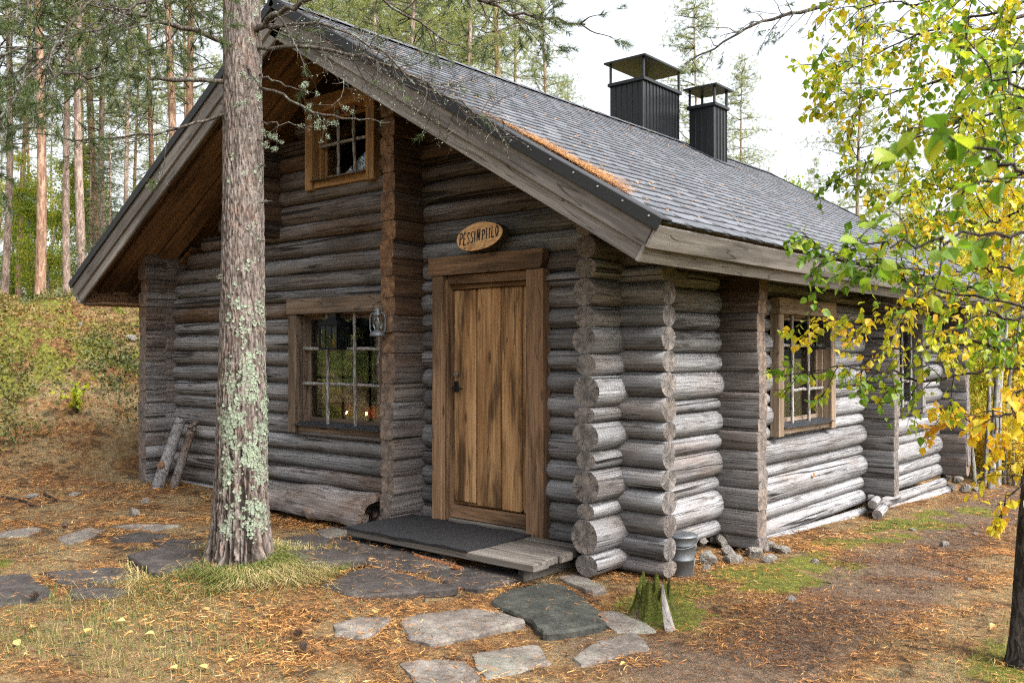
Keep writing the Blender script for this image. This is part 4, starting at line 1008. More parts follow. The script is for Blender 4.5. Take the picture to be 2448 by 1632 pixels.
def flagstone(px, mat, lab, thick=.05):
    P = np.array([on_ground(u, v)[:2] for u, v in px])
    # edge rounded and roughened
    for it in range(2):
        Q = []
        for i in range(len(P)):
            a, c = P[i], P[(i + 1) % len(P)]; Q += [a * .91 + c * .09, a * .5 + c * .5, a * .09 + c * .91] if it == 0 else [a, (a + c) / 2]
        P = np.array(Q)
    cen = P.mean(0); n = len(P); r5 = np.random.default_rng(int(abs(cen[0]) * 1000)); P = cen + (P - cen) * 1.03 + .055 * (np.stack([fbm(P[:, 0] * 6, P[:, 1] * 6, 52), fbm(P[:, 0] * 6 + 9, P[:, 1] * 6, 53)], -1) - .5) + .02 * (np.stack([fbm(P[:, 0] * 30, P[:, 1] * 30, 54), fbm(P[:, 0] * 30 + 9, P[:, 1] * 30, 55)], -1) - .5)
    if np.cross(P[1] - P[0], P[2] - P[1]) < 0 and True:
        pass
    area = .5 * np.sum(P[:, 0] * np.roll(P[:, 1], -1) - P[:, 1] * np.roll(P[:, 0], -1))
    if area < 0: P = P[::-1]
    zt = max(float(np.mean(ground(P[:, 0], P[:, 1]))) + .012, float(np.percentile(ground(np.concatenate([P[:, 0], cen[0] + (P[:, 0] - cen[0]) * .5]), np.concatenate([P[:, 1], cen[1] + (P[:, 1] - cen[1]) * .5])), 93)) + .008)
    flag_polys.append(P.copy())
    o_ = np.array([cen[0], cen[1], zt - thick])
    rings = []
    for (f, z) in ((1.015, 0), (1.02, thick * .7), (.985, thick * .97), (.82, thick), (.55, thick), (.25, thick)):
        q = (P - cen) * f; zz = z + (.0 * (fbm((q[:, 0] + cen[0]) * 5, (q[:, 1] + cen[1]) * 5, 51) - .5) * 2 if z > thick * .9 else 0)
        rings.append(np.stack([q[:, 0], q[:, 1], np.broadcast_to(zz, (n,))], -1))
    b = MB(); R_all = np.array(rings); I = np.arange(len(rings) - 1)[:, None] * n; J = np.arange(n)[None]; J2 = (J + 1) % n
    b.add(R_all.reshape(-1, 3), quads=np.stack([I + J, I + J2, I + n + J2, I + n + J], -1).reshape(-1, 4)); b.ngon(rings[-1])
    o = b.obj('flagstone', M[mat]); o.location = o_
    return tag(o, lab, 'flagstone', 'flagstones laid before the door')
for px, m, lab in FLAGS: flagstone(px, m, lab)

# ------------------------------------------------------------------ stones
def rock_mesh(seed, flat=.65):
    r = np.random.default_rng(seed); n, k = 12, 8; a = np.arange(n) * 2 * math.pi / n; V = []
    pl = norm(r.normal(0, 1, (12, 3))); pd = r.uniform(.42, .85, 12)
    for i in range(k + 1):
        t = math.pi * i / k
        for x in a: V.append((math.sin(t) * math.cos(x), math.sin(t) * math.sin(x), math.cos(t)))
    V = np.array(V); s = 1 / np.maximum(1, (V @ pl.T / pd).max(1)); V = V * s[:, None] * (1, r.uniform(.6, .95), flat)
    b = MB(); I = np.arange(k)[:, None] * n; J = np.arange(n)[None]; J2 = (J + 1) % n
    b.add(V, quads=np.stack([I + J, I + n + J, I + n + J2, I + J2], -1).reshape(-1, 4)); return b.mesh('stone', M['rock'], False)
rocks = [rock_mesh(s) for s in range(8)]
def stone(x, y, s, lab, group, zoff=0., seed=0, z=None):
    o = link('stone', rocks[seed % 8]); o.location = (x, y, (gz(x, y) if z is None else z) + s * .35 + zoff); o.scale = (s, s, s); o.rotation_euler = (0, 0, seed * 1.7)
    return tag(o, lab, 'stone', group)
rk = random.Random(3)
LB1 = 'rounded stone in the rubble under the side wall behind the bucket'
for i in range(26):
    x = rk.uniform(-.16, .34); y = rk.uniform(.55, 1.75); stone(x, y, rk.uniform(.045, .10), LB1, 'foundation rubble by the bucket', rk.uniform(-.02, .03) + (.05 if x < .05 else 0), i)
LB2 = 'loose stone under the partition end right of the rubble'
for i, (x, y, s) in enumerate(((.30, 1.42, .10), (.38, 1.75, .085), (.12, 1.55, .09), (.50, 1.3, .075))): stone(x, y, s, LB2, 'stones under the partition end', 0, i + 3)
for (u, v, s, lab) in ((1945, 1345, .05, 'small grey stone on the moss below the side window'), (2255, 1310, .06, 'pale upright stone beside the path'), (2180, 1270, .045, 'small stone between wall and path'), (2330, 1280, .05, 'small stone on the far path edge'),
     (1895, 1440, .05, 'low brown stone at the moss edge'), (180, 1185, .07, 'grey stone in the litter at lower left of the bank'), (345, 1200, .06, 'flat grey stone near the left cabin corner'), (318, 1230, .09, 'dark flat stone on the moss by the left corner'), (76, 1190, .08, 'pale flat stone on the left litter'), (2310, 1385, .04, 'little white stone on the path')):
    p = on_ground(u, v); stone(p[0], p[1], s, lab, 'single stones on the ground', -.01, int(u))
for (u, v, s, lab) in ((317, 780, .09, 'white stone high on the bank near the eave'), (190, 815, .07, 'small pale stone on the mossy bank'), (306, 800, .07, 'grey stone just below the white one on the bank')):
    p = at(u, v, 13.3); stone(p[0], p[1], s, lab, 'stones on the bank', 0, int(u))
# short logs and stones under the far part of the wall
def billet(p0, p1, r, lab, col=(.05, .9, .1, 1)):
    p0 = np.array(p0, float); p1 = np.array(p1, float); o = link('firewood_billet', log_mesh('firewood_billet', float(np.linalg.norm(p1 - p0)), r, r, int(r * 5000), p=2, n=12), None, col); d = p1 - p0
    o.location = p0; o.rotation_euler = (0, 0, math.atan2(d[1], d[0])); return tag(o, lab, 'log', 'short logs under the side wall')
g1 = gz(.12, 4.7)
billet((.26, 4.45, g1 + .055), (.16, 4.95, g1 + .055), .055, 'lower short log under the far partition end'); billet((.2, 4.5, g1 + .15), (.1, 4.98, g1 + .15), .048, 'upper short log under the far partition end')
g2 = gz(.1, 8.1)
for i, (x, y, z) in enumerate(((.06, 8.05, .07), (.22, 8.1, .07), (.12, 8.12, .18), (-.02, 8.1, .20), (.3, 8.2, .06))):
    stone(x, y, .10, 'brown stone under the far back corner', 'stones under the back corner', 0, i, g2 + z - .04)

# ------------------------------------------------------------------ plant helpers
def curve(P, n):
    """Catmull-Rom through control points"""
    P = np.asarray(P, float); P = np.vstack([2 * P[0] - P[1], P, 2 * P[-1] - P[-2]]); out = []
    m = len(P) - 3
    for t in np.linspace(0, m - 1e-6, n):
        i = int(t); f = t - i; a, b, c, d = P[i:i + 4]
        out.append(.5 * ((2 * b) + (c - a) * f + (2 * a - 5 * b + 4 * c - d) * f * f + (3 * b - a - 3 * c + d) * f ** 3))
    return np.array(out)

def wiggle(p, d, L, k, r, bend=.12, droop=0., up=0.):
    P = [np.asarray(p, float)]; d = norm(d)
    for i in range(k):
        d = norm(d + r.normal(0, bend, 3) + np.array([0, 0, up - droop])); P.append(P[-1] + d * L / k)
    return np.array(P)

def needles(mb, B, D, r, per, ln, w, tint=(0, 1), spread=.75):
    """per needles round each shoot: B base points, D shoot vectors (with length)"""
    B = np.repeat(B, per, 0); D = np.repeat(D, per, 0); n = len(B)
    p = B + D * r.uniform(0, 1, (n, 1)); ax = norm(D); q = norm(np.cross(ax, r.normal(0, 1, (n, 3))))
    dr = norm(ax * r.uniform(.45, 1.1, (n, 1)) + q * spread); sd = norm(np.cross(dr, r.normal(0, 1, (n, 3)))) * w * .5
    L = ln * r.uniform(.7, 1.15, (n, 1)); V = np.stack([p - sd, p + sd, p + dr * L], 1).reshape(-1, 3)
    t = np.repeat(r.uniform(*tint, n), 3); mb.add(V, tris=np.arange(3 * n).reshape(-1, 3), tint=t)

_ol = np.array([(0, 0), (.10, .16), (.24, .33), (.40, .40), (.58, .35), (.76, .2), (.90, .07), (1, 0), (.90, -.07), (.76, -.2), (.58, -.35), (.40, -.40), (.24, -.33), (.10, -.16)])
_ol2 = np.array([(0, 0), (.25, .36), (.6, .3), (1, 0), (.6, -.3), (.25, -.36)])
def leaf_tpl(ol, fold=.22, curl=.18):
    n = len(ol); V = np.column_stack([ol[:, 0], ol[:, 1], fold * np.abs(ol[:, 1]) - curl * ol[:, 0] ** 2])
    V = np.vstack([V, [.42, 0, -curl * .18]]); T = [(i, (i + 1) % n, n) for i in range(n)]; return V, np.array(T)
LV, LT = leaf_tpl(_ol); LV2, LT2 = leaf_tpl(_ol2)
def leaves(mb, P, X, N, S, tint, tpl=0):
    """P stalk ends, X leaf axes, N normals, S sizes"""
    V0, T0 = (LV, LT) if tpl == 0 else (LV2, LT2); X = norm(X); Y = norm(np.cross(N, X)); Z = np.cross(X, Y)
    V = P[:, None] + S[:, None, None] * (V0[None, :, 0, None] * X[:, None] + V0[None, :, 1, None] * Y[:, None] + V0[None, :, 2, None] * Z[:, None])
    n, m = len(P), len(V0); T = (T0[None] + np.arange(n)[:, None, None] * m).reshape(-1, 3); mb.add(V.reshape(-1, 3), tris=T, tint=np.repeat(tint, m))

# ------------------------------------------------------------------ foliage materials
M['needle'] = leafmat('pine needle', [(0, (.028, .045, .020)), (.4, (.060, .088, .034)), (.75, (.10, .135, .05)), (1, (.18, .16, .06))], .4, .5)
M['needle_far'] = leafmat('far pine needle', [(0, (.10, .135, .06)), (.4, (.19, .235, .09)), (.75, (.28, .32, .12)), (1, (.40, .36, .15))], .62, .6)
M['birch_leaf'] = leafmat('turning birch leaf', [(0, (.05, .12, .012)), (.25, (.14, .25, .020)), (.45, (.32, .37, .026)), (.68, (.58, .46, .028)), (.88, (.62, .40, .025)), (1, (.52, .25, .03))], .5, .42, False, True)
M['far_leaf'] = leafmat('far autumn leaf', [(0, (.09, .17, .025)), (.3, (.19, .28, .035)), (.6, (.42, .40, .05)), (.85, (.58, .42, .06)), (1, (.50, .28, .05))], .55, .5)
M['litter'] = leafmat('fallen pine needle', [(0, (.035, .015, .007)), (.3, (.16, .066, .022)), (.6, (.40, .185, .050)), (.85, (.56, .32, .105)), (1, (.60, .45, .23))], .15, .7)
M['grass'] = leafmat('thin grass', [(0, (.045, .080, .014)), (.3, (.11, .15, .028)), (.55, (.25, .21, .075)), (.8, (.40, .31, .15)), (1, (.50, .42, .24))], .3, .6)
M['heath'] = leafmat('dwarf shrub leaf', [(0, (.035, .050, .016)), (.3, (.085, .100, .030)), (.55, (.19, .155, .042)), (.8, (.24, .135, .05)), (1, (.22, .09, .04))], .3, .6)
M['lichen'] = plain('grey green lichen', (.20, .235, .17), .95, 0, .25, 60, .3, .1)
M['twig'] = barkmat('grey dead twig', (.022, .018, .015), (.072, .058, .048), (.16, .14, .12), (.17, .19, .15), 60, 12, .4)
M['twig_dark'] = barkmat('dark birch twig', (.010, .008, .007), (.028, .021, .018), (.06, .048, .04), None, 50, 12, .3)
M['bark_far'] = barkmat('far pine bark', (.10, .072, .058), (.27, .195, .16), (.42, .32, .265), None, 10, 2.5, .5)
M['bark_red'] = barkmat('reddish far pine bark', (.09, .052, .036), (.25, .15, .10), (.40, .27, .19), None, 10, 2.5, .5)
M['bark_grey'] = barkmat('grey alder bark', (.07, .065, .058), (.20, .19, .17), (.34, .33, .30), (.32, .34, .28), 16, 3, .3)
M['bark_birch'] = barkmat('dark birch bark', (.012, .010, .009), (.04, .033, .029), (.10, .088, .08), None, 18, 7, .7)

# ------------------------------------------------------------------ the pine in front
def bark_trunk_mat():
    k = NT('plated pine bark'); v = k.pos(); h = k.tint(); li = k.tint('lich')
    n = k.noise(v, 45, 5, .7); n2 = k.noise(v, 9, 4, .6)
    f = k.math('ADD', k.math('MULTIPLY', h, .62), k.math('MULTIPLY', n, .42))
    c = k.ramp(f, [(.12, (.006, .005, .004)), (.32, (.034, .027, .023)), (.50, (.095, .077, .067)), (.70, (.185, .157, .14)), (1, (.31, .275, .25))])
    c = k.mix(k.math('MULTIPLY', k.step(n2, .5, .7), .5), c, k.mix(1, c, (1.25, .95, .82), 'MULTIPLY'))
    lm = k.math('MULTIPLY', k.step(k.math('ADD', li, k.math('MULTIPLY', k.math('SUBTRACT', n, .5), 1.1)), .42, .62), .85)
    c = k.mix(lm, c, k.ramp(n, [(.3, (.09, .10, .075)), (.7, (.25, .285, .22))]))
    return k.fin(c, .93, k.bump(k.math('ADD', h, k.math('MULTIPLY', n, .8)), .8, .012), .15)
M['bark_pine'] = bark_trunk_mat()
PX, PY = -1.815, -1.89; PZ = gz(PX, PY) - .06
pine = tag(empty('pine_tree', (PX, PY, PZ)), 'lichen covered pine trunk standing before the cabin front', 'tree')
def trunk_r(z): return .150 + .062 * np.exp(-z / .20) + .030 * np.clip(1 - z / 1.6, 0, 1) - .011 * np.clip(z - 1, 0, 9)
na = 168; zz = np.concatenate([np.arange(0, 4.5, .011), np.linspace(4.5, 9.5, 40)]); A, Z = np.meshgrid(np.arange(na) * 2 * math.pi / na, zz, indexing='ij'); A = A.T; Z = Z.T
cu = A / (2 * math.pi) * 40; cv = Z / .100 + .8 * np.sin(A * 3) + 1.4 * fbm(np.cos(A) * 4 + 7, Z * 5 + np.sin(A) * 4, 63); F1 = np.full(A.shape, 9.); F2 = np.full(A.shape, 9.)
wu = cu + 1.3 * (fbm(np.cos(A) * 6 + 11, Z * 9 + np.sin(A) * 6, 61) - .5); iu = np.floor(wu).astype(int); iv = np.floor(cv).astype(int)
def hsh(i, j, s): 
    n = ((i % 40) * 374761393 + j * 668265263 + s * 974711) & 0xffffffff; n = ((n ^ (n >> 13)) * 1274126177) & 0xffffffff; return ((n ^ (n >> 16)) & 0xffff) / 65535.
for di in (-1, 0, 1):
    for dj in (-1, 0, 1):
        d = np.hypot(wu - (iu + di + hsh(iu + di, iv + dj, 1)), (cv - (iv + dj + hsh(iu + di, iv + dj, 2))) * .9); F2 = np.minimum(np.maximum(d, F1), F2); F1 = np.minimum(F1, d)
fis = fbm(np.cos(A) * 7 + 3, Z * 1.3 + np.sin(A) * 7, 73); pl = np.clip((F2 - F1) / .30, 0, 1) ** .6; pl = pl * (.5 + .5 * hsh(iu, iv, 5)) * .55 + .55 * fbm(np.cos(A) * 14 + 30, Z * 26 + np.sin(A) * 14, 71) - .85 * np.exp(-((fis - .5) / .045) ** 2) * np.exp(-Z / .9) - .5 * np.exp(-((fbm(np.cos(A) * 13 + 8, Z * 2.2 + np.sin(A) * 13, 74) - .5) / .05) ** 2) * np.exp(-Z / 1.2)
dep = .022 * np.exp(-Z / 1.1) + .011
fl = np.exp(-Z / .16); rad = trunk_r(Z) * (1 + .16 * fl * np.sin(5 * A + .7) + .07 * fl * np.sin(9 * A)) + dep * (pl - .5) + .006 * (fbm(np.cos(A) * 2 + 5, Z * 2 + np.sin(A), 81) - .5)
cxz = .03 * np.sin(Z * .9) * (Z / 4) + .012 * Z * 0
V = np.stack([rad * np.cos(A) + cxz, rad * np.sin(A), Z], -1); nz = len(zz)
b = MB(); I = np.arange(nz - 1)[:, None] * na; J = np.arange(na)[None]; J2 = (J + 1) % na
b.add(V.reshape(-1, 3), quads=np.stack([I + J, I + J2, I + na + J2, I + na + J], -1).reshape(-1, 4), tint=np.clip(pl, 0, 1).ravel())
trunk_o = b.obj('trunk', M['bark_pine'], pine, True)
right = math.atan2(RT[1], RT[0]); facing = np.cos(A - (right - .75))
Aq = (A - 2.57) % (2 * math.pi); patch = fbm(Aq * 2.3 + 9, Z * 8, 91) * .5 + fbm(Aq * 9 + 3, Z * 42, 95) * .5
r0lich = np.random.default_rng(8).random(A.shape)
lich = np.clip((.9 * sstep(.47, .60, patch + .10 * facing * sstep(2.4, 1.2, Z) - .04) * (.15 + .85 * sstep(2.2, .9, Z)) * sstep(.1, .4, Z) + .25 * sstep(.62, .7, patch)) * (.25 + 1.2 * r0lich), 0, 1) * np.clip(.55 + facing, .15, 1)
la = trunk_o.data.attributes.new('lich', 'FLOAT', 'POINT'); la.data.foreach_set('value', lich.astype(np.float32).ravel())
# lichen tufts as small crumpled flakes
r = np.random.default_rng(17); cand = np.argwhere((lich > .33) & (Z < 4.2)); cand = cand[r.choice(len(cand), min(3000, len(cand)), False)]
p = V[cand[:, 0], cand[:, 1]]; nr = np.stack([np.cos(A[cand[:, 0], cand[:, 1]]), np.sin(A[cand[:, 0], cand[:, 1]]), 0 * p[:, 0]], -1)
b = MB(); s = r.uniform(.003, .010, len(p)) * (1 + .9 * (r.random(len(p)) < .12)); zv = np.array([0, 0, 1.]); d1 = norm(np.cross(nr, zv) + zv * r.normal(0, .8, (len(p), 1)) + nr * r.normal(0, .25, (len(p), 1))); d2 = norm(np.cross(d1, nr)); c = p + nr * r.uniform(.0005, .003, (len(p), 1))
hx = np.arange(6) * math.pi / 3; RR = s[:, None] * r.uniform(.6, 1.15, (len(p), 6)); V6 = c[:, None] + RR[..., None] * (np.cos(hx)[None, :, None] * d1[:, None] + np.sin(hx)[None, :, None] * d2[:, None]) + nr[:, None] * (RR * r.uniform(0, .35, RR.shape))[..., None]; V7 = np.concatenate([V6, c[:, None]], 1)
b.add(V7.reshape(-1, 3), tris=(np.array([(i, (i + 1) % 6, 6) for i in range(6)])[None] + (np.arange(len(p)) * 7)[:, None, None]).reshape(-1, 3))
o = b.obj('lichen', M['lichen'], pine); o['kind'] = 'stuff'

# branches: dead lichen grown twigs low down, needled shoots higher
def grow(mb, P, r0, r1, rg, level, tips, dens=9., ln=.55, rad=.006, droop=.02, bend=.16, maxl=2, up=0., lich=None):
    k = len(P); mb.tube(P, np.linspace(r0, r1, k), 7 if level == 0 else (5 if level == 1 else 3), cap=level == 0)
    L = np.linalg.norm(np.diff(P, axis=0), axis=1).sum()
    if level >= maxl: tips.append((P[-2], P[-1] - P[-2])); tips.append((P[-1], (P[-1] - P[-2]) * .9)); return
    for i in range(max(1, int(L * dens))):
        t = rg.uniform(.12, 1.0); f = t * (k - 1); j = min(k - 2, int(f)); q = P[j] * (1 - (f - j)) + P[j + 1] * (f - j); ax = norm(P[j + 1] - P[j])
        sd = norm(np.cross(ax, rg.normal(0, 1, 3))); sd[2] = sd[2] * .7 - .05; d = norm(ax * rg.uniform(.35, .9) + sd * rg.uniform(.5, 1.0))
        l2 = ln * rg.uniform(.35, 1.1) * (1.15 - .7 * t); rr = max(.0012, rad * rg.uniform(.6, 1.0))
        grow(mb, wiggle(q, d, l2, 6 if level == 0 else 4, rg, bend, droop, up), rr, rr * .4, rg, level + 1, tips, dens * 1.25, ln * .48, rad * .5, droop, bend, maxl, up, lich)
    tips.append((P[-2], P[-1] - P[-2]))

def lichen_on(mb, tips, rg, n):
    T = np.array([t[0] for t in tips]); idx = rg.integers(0, len(T), n); c = T[idx] + rg.normal(0, .008, (n, 3)); s = rg.uniform(.002, .006, (n, 1)); d1 = norm(rg.normal(0, 1, (n, 3))); d2 = norm(rg.normal(0, 1, (n, 3)))
    mb.add(np.stack([c - d1 * s, c + d2 * s, c + d1 * s, c - d2 * s], 1).reshape(-1, 3), quads=np.arange(4 * n).reshape(-1, 4))

C0 = np.array([PX, PY, PZ]); dP = 6.1
def main_branch(ctrl, r0, r1, dens, ln, rad, seed, needle=0, per=40, nlen=.055, maxl=2, droop=.02, n=16, lichn=150, up=0.):
    """ctrl: (u, v, depth) points along the branch, first on the trunk"""
    rg = np.random.default_rng(seed); P = curve([at(*c) for c in ctrl], n) - C0; b = MB(); tips = []
    P[1:] += rg.normal(0, .012, P[1:].shape)
    grow(b, P, r0, r1, rg, 0, tips, dens, ln, rad, droop, .2, maxl, up)
    br = b.obj('branch', M['twig'], pine, True)
    if needle:
        sel = [t for t in tips if rg.random() < needle * .95]
        if sel:
            B = np.array([t[0] for t in sel]); D = np.array([norm(t[1]) * rg.uniform(.05, .12) for t in sel]); nb = MB(); needles(nb, B, D, rg, int(per * 1.5), nlen, .0036, (0, .9)); o = nb.obj('needle_tufts', M['needle'], br); o['kind'] = 'stuff'
    if lichn:
        nb = MB(); lichen_on(nb, tips, rg, lichn); o = nb.obj('lichen', M['lichen'], br); o['kind'] = 'stuff'
T0 = (577, 0)
BR = [ # left side
 ([(560, 112, 6.1), (470, 75, 6.0), (360, 45, 5.9), (230, 5, 5.7), (60, -45, 5.5)], .022, .007, 7, .75, .008, 1, .75, 34),
 ([(560, 195, 6.1), (420, 190, 6.0), (300, 186, 6.0), (180, 180, 5.9), (60, 165, 5.8)], .017, .005, 7, .6, .006, 2, .25, 26),
 ([(560, 276, 6.1), (470, 290, 6.0), (380, 318, 5.9), (250, 335, 5.8), (90, 320, 5.7)], .012, .004, 7, .55, .005, 3, .3, 26),
 ([(560, -60, 6.1), (430, -40, 5.6), (260, 60, 5.2), (80, 110, 4.9), (-60, 150, 4.7)], .014, .004, 9, .7, .006, 4, .85, 36),
 ([(560, -140, 6.1), (380, -130, 5.4), (180, 40, 4.9), (20, 260, 4.6), (-60, 370, 4.5)], .011, .004, 9, .7, .006, 5, .85, 36),
 ([(560, -160, 6.2), (460, -120, 6.8), (330, 40, 7.2), (180, 220, 7.4), (60, 300, 7.5)], .012, .004, 10, .7, .006, 6, .85, 36),
 ([(560, -220, 6.1), (300, -260, 5.6), (120, -90, 5.2), (40, 60, 5.0), (-20, 200, 5.0)], .012, .004, 10, .7, .006, 16, .85, 36),
 # right side, mostly bare
 ([(600, 80, 6.1), (650, 40, 6.0), (720, 5, 5.9), (800, -40, 5.8)], .024, .010, 9, .75, .008, 7, .3, 30),
 ([(610, 112, 6.1), (740, 115, 6.0), (870, 140, 5.9), (980, 180, 5.85), (1100, 250, 5.8), (1190, 282, 5.8)], .015, .004, 17, .60, .005, 8, .02, 20),
 ([(610, 60, 6.1), (760, 60, 5.9), (900, 120, 5.8), (1000, 200, 5.7), (1060, 230, 5.7)], .012, .003, 17, .55, .0045, 9, .05, 20),
 ([(612, 200, 6.1), (690, 235, 6.05), (790, 275, 6.0), (870, 290, 6.0), (930, 291, 6.0)], .011, .0035, 6, .28, .003, 10, 0, 0),
 ([(612, 180, 6.1), (680, 200, 5.95), (740, 225, 5.9)], .008, .003, 7, .28, .003, 11, 0, 0),
 ([(612, 292, 6.1), (700, 298, 6.0), (780, 305, 5.95)], .006, .002, 9, .22, .003, 12, 0, 0),
 ([(614, 340, 6.1), (650, 338, 6.0), (680, 340, 6.0)], .004, .002, 6, .1, .002, 13, 0, 0),
 ([(590, 150, 6.05), (600, 200, 5.95), (585, 260, 5.92)], .006, .002, 6, .18, .003, 14, 0, 0),
 # overhead branches hanging into the top of the picture
 ([(590, -260, 6.1), (850, -180, 5.9), (1130, -10, 5.8), (1260, 35, 5.8), (1400, 55, 5.8)], .020, .006, 10, .55, .006, 15, .75, 34),
 ([(590, -200, 6.1), (720, -150, 6.5), (880, -30, 6.9), (1010, 60, 7.1), (1100, 110, 7.1)], .018, .005, 9, .55, .006, 17, .55, 34),
]
for c, r0, r1, dens, ln, rad, sd, nd, per in BR: main_branch(c, r0, r1, dens, ln, rad, sd, nd, per, lichn=700 if nd < .3 else 150, droop=.015 if nd < .3 else .04)
# dead stubs with lichen
for (u, v, ln_) in ((630, 485, .09), (628, 575, .05), (520, 660, .04), (630, 400, .05)):
    rg = np.random.default_rng(int(v)); b = MB(); P_ = wiggle(at(u - 12 if u > 560 else u + 12, v, 5.99) - C0, RT * (1 if u > 560 else -1) + np.array([0, 0, .1]), ln_, 4, rg); b.tube(P_, [.007, .006, .005, .004, .003], 6); br = b.obj('branch', M['twig'], pine, True)
    nb = MB(); lichen_on(nb, [(q, 0) for q in P_[:3]], rg, 60); o = nb.obj('lichen', M['lichen'], br); o['kind'] = 'stuff'
# upper crown, above the picture
rg = np.random.default_rng(44); b = MB(); nb = MB(); tips = []
for z in np.arange(5.2, 9.4, .28):
    for q in range(4):
        a = rg.uniform(0, 6.28); P_ = wiggle((0, 0, z), (math.cos(a), math.sin(a), .25), (9.9 - z) * .42 + .5, 7, rg, .12, .03); b.tube(P_, np.linspace(.018, .005, 8), 4, cap=False)
        for _ in range(9): j = rg.integers(2, 8); tips.append((P_[j], rg.normal(0, .12, 3)))
needles(nb, np.array([t[0] for t in tips]), np.array([t[1] for t in tips]), rg, 22, .11, .008); br = b.obj('branch', M['twig'], pine, True); o = nb.obj('needle_tufts', M['needle'], br); o['kind'] = 'stuff'

# a second pine out of the picture at the right; its branch hangs in at the top
q = at(2900, 816, 7.2); OX, OY = q[0], q[1]; OZ = gz(OX, OY)
op = tag(empty('pine_tree', (OX, OY, OZ)), 'pine beyond the right edge whose bare branch hangs over the chimneys', 'tree'); C0 = np.array([OX, OY, OZ])
b = MB(); zz = np.linspace(-.1, 10, 30); b.tube(np.stack([.05 * np.sin(zz), .04 * np.cos(zz * .7), zz], -1), .14 - .009 * zz, 12); b.obj('trunk', M['bark_far'], op, True)
pine_keep = pine; pine = op
for c, sd, nd in (([(2900, -300, 7.2), (2400, -200, 6.9), (1985, 0, 6.7), (1860, 40, 6.7), (1760, 85, 6.7), (1640, 150, 6.8)], 31, .5), ([(2900, -180, 7.2), (2450, 40, 7.0), (2250, 80, 7.0), (2060, 60, 7.0)], 32, .5)):
    main_branch(c, .022, .005, 5.5, .5, .005, sd, nd, 28, lichn=60, n=20, droop=.05)
pine = pine_keep; C0 = np.array([PX, PY, PZ])

# ------------------------------------------------------------------ forest
def pine_variant(seed, H=15., low=.22, rich=1.0, rb=.105):
    rg = np.random.default_rng(seed); tb = MB(); zz = np.linspace(-.2, H, 26); ox = .12 * np.sin(zz * .35 + seed) ; oy = .10 * np.sin(zz * .28 + seed * 2)
    tb.tube(np.stack([ox, oy, zz], -1), rb * np.clip(1 - zz / H, .03, 1) ** .75 * (1 + .35 * np.exp(-np.clip(zz, 0, 9) / .3)), 12)
    bb = MB(); nb = MB(); B = []; D = []
    z = H * low
    while z < H - .2:
        for _ in range(rg.integers(3, 6)):
            a = rg.uniform(0, 6.28); t = (z / H - low) / (1 - low); L = (2.3 * (1 - t) ** .7 * (.55 + .45 * min(1, t * 5)) + .25) * rg.uniform(.6, 1.15)
            P = wiggle((np.interp(z, zz, ox), np.interp(z, zz, oy), z), (math.cos(a), math.sin(a), rg.uniform(-.15, .45)), L, 7, rg, .13, .02); bb.tube(P, np.linspace(.022, .006, 8), 3, cap=False)
            for _ in range(int((11 + 15 * L) * rich * (.5 + .5 * min(1, t * 3 + .2)))):
                j = rg.integers(2, 8); p = P[j] + rg.normal(0, .16, 3) * (1, 1, .7); B.append(p); D.append(norm(rg.normal(0, 1, 3) + (0, 0, .5)) * rg.uniform(.05, .2))
        z += rg.uniform(.28, .5)
    needles(nb, np.array(B), np.array(D), rg, 13, .13, .0105, (0, 1), .9)
    return tb, bb, nb
def spruce_variant(seed, H=6.):
    rg = np.random.default_rng(seed); tb = MB(); tb.tube([(0, 0, -.2), (0, 0, H)], [.08, .01], 8); bb = MB(); nb = MB(); B = []; D = []
    for z in np.arange(.35, H - .1, .16):
        for _ in range(6):
            a = rg.uniform(0, 6.28); L = (1 - z / H) ** .85 * 1.5 * rg.uniform(.7, 1.1) + .1; P = wiggle((0, 0, z), (math.cos(a), math.sin(a), -.15), L, 5, rg, .08, .03); bb.tube(P, np.linspace(.012, .003, 6), 3, cap=False)
            for _ in range(int(4 + 9 * L)): j = rg.integers(1, 6); B.append(P[j] + rg.normal(0, .06, 3)); D.append(np.array([math.cos(a), math.sin(a), -.4]) * .1 + rg.normal(0, .05, 3))
    needles(nb, np.array(B), np.array(D), rg, 11, .07, .008, (0, .6), .8); return tb, bb, nb
def broad_variant(seed, H=6., stems=3, tint=(.3, .9), n=5200, size=.055, wide=1.5, low=.15):
    rg = np.random.default_rng(seed); tb = MB(); lb = MB(); P_ = []
    for s in range(stems):
        a = rg.uniform(0, 6.28); h = H * rg.uniform(.7, 1); P = wiggle((.12 * math.cos(a) * s, .12 * math.sin(a) * s, -.1), (math.cos(a) * .12, math.sin(a) * .12, 1), h, 10, rg, .06); tb.tube(P, np.linspace(.055, .008, 11), 7, cap=False)
        for _ in range(int(16 * H / 6)):
            j = rg.integers(int(10 * low) + 1, 10); a2 = rg.uniform(0, 6.28); L = wide * rg.uniform(.4, 1) * (1.1 - j / 11); Q = wiggle(P[j], (math.cos(a2), math.sin(a2), rg.uniform(.1, .7)), L, 6, rg, .15, .04); tb.tube(Q, np.linspace(.014, .003, 7), 3, cap=False); P_ += [q for q in Q[2:]]
    P_ = np.array(P_); i = rg.integers(0, len(P_), n); p = P_[i] + rg.normal(0, .17, (n, 3)); base = rg.uniform(*tint, len(P_))[i]
    leaves(lb, p, rg.normal(0, 1, (n, 3)) + (0, 0, -.5), rg.normal(0, 1, (n, 3)) + (0, 0, .6), size * rg.uniform(.7, 1.3, n), np.clip(base + rg.normal(0, .1, n), 0, 1), 1); return tb, lb

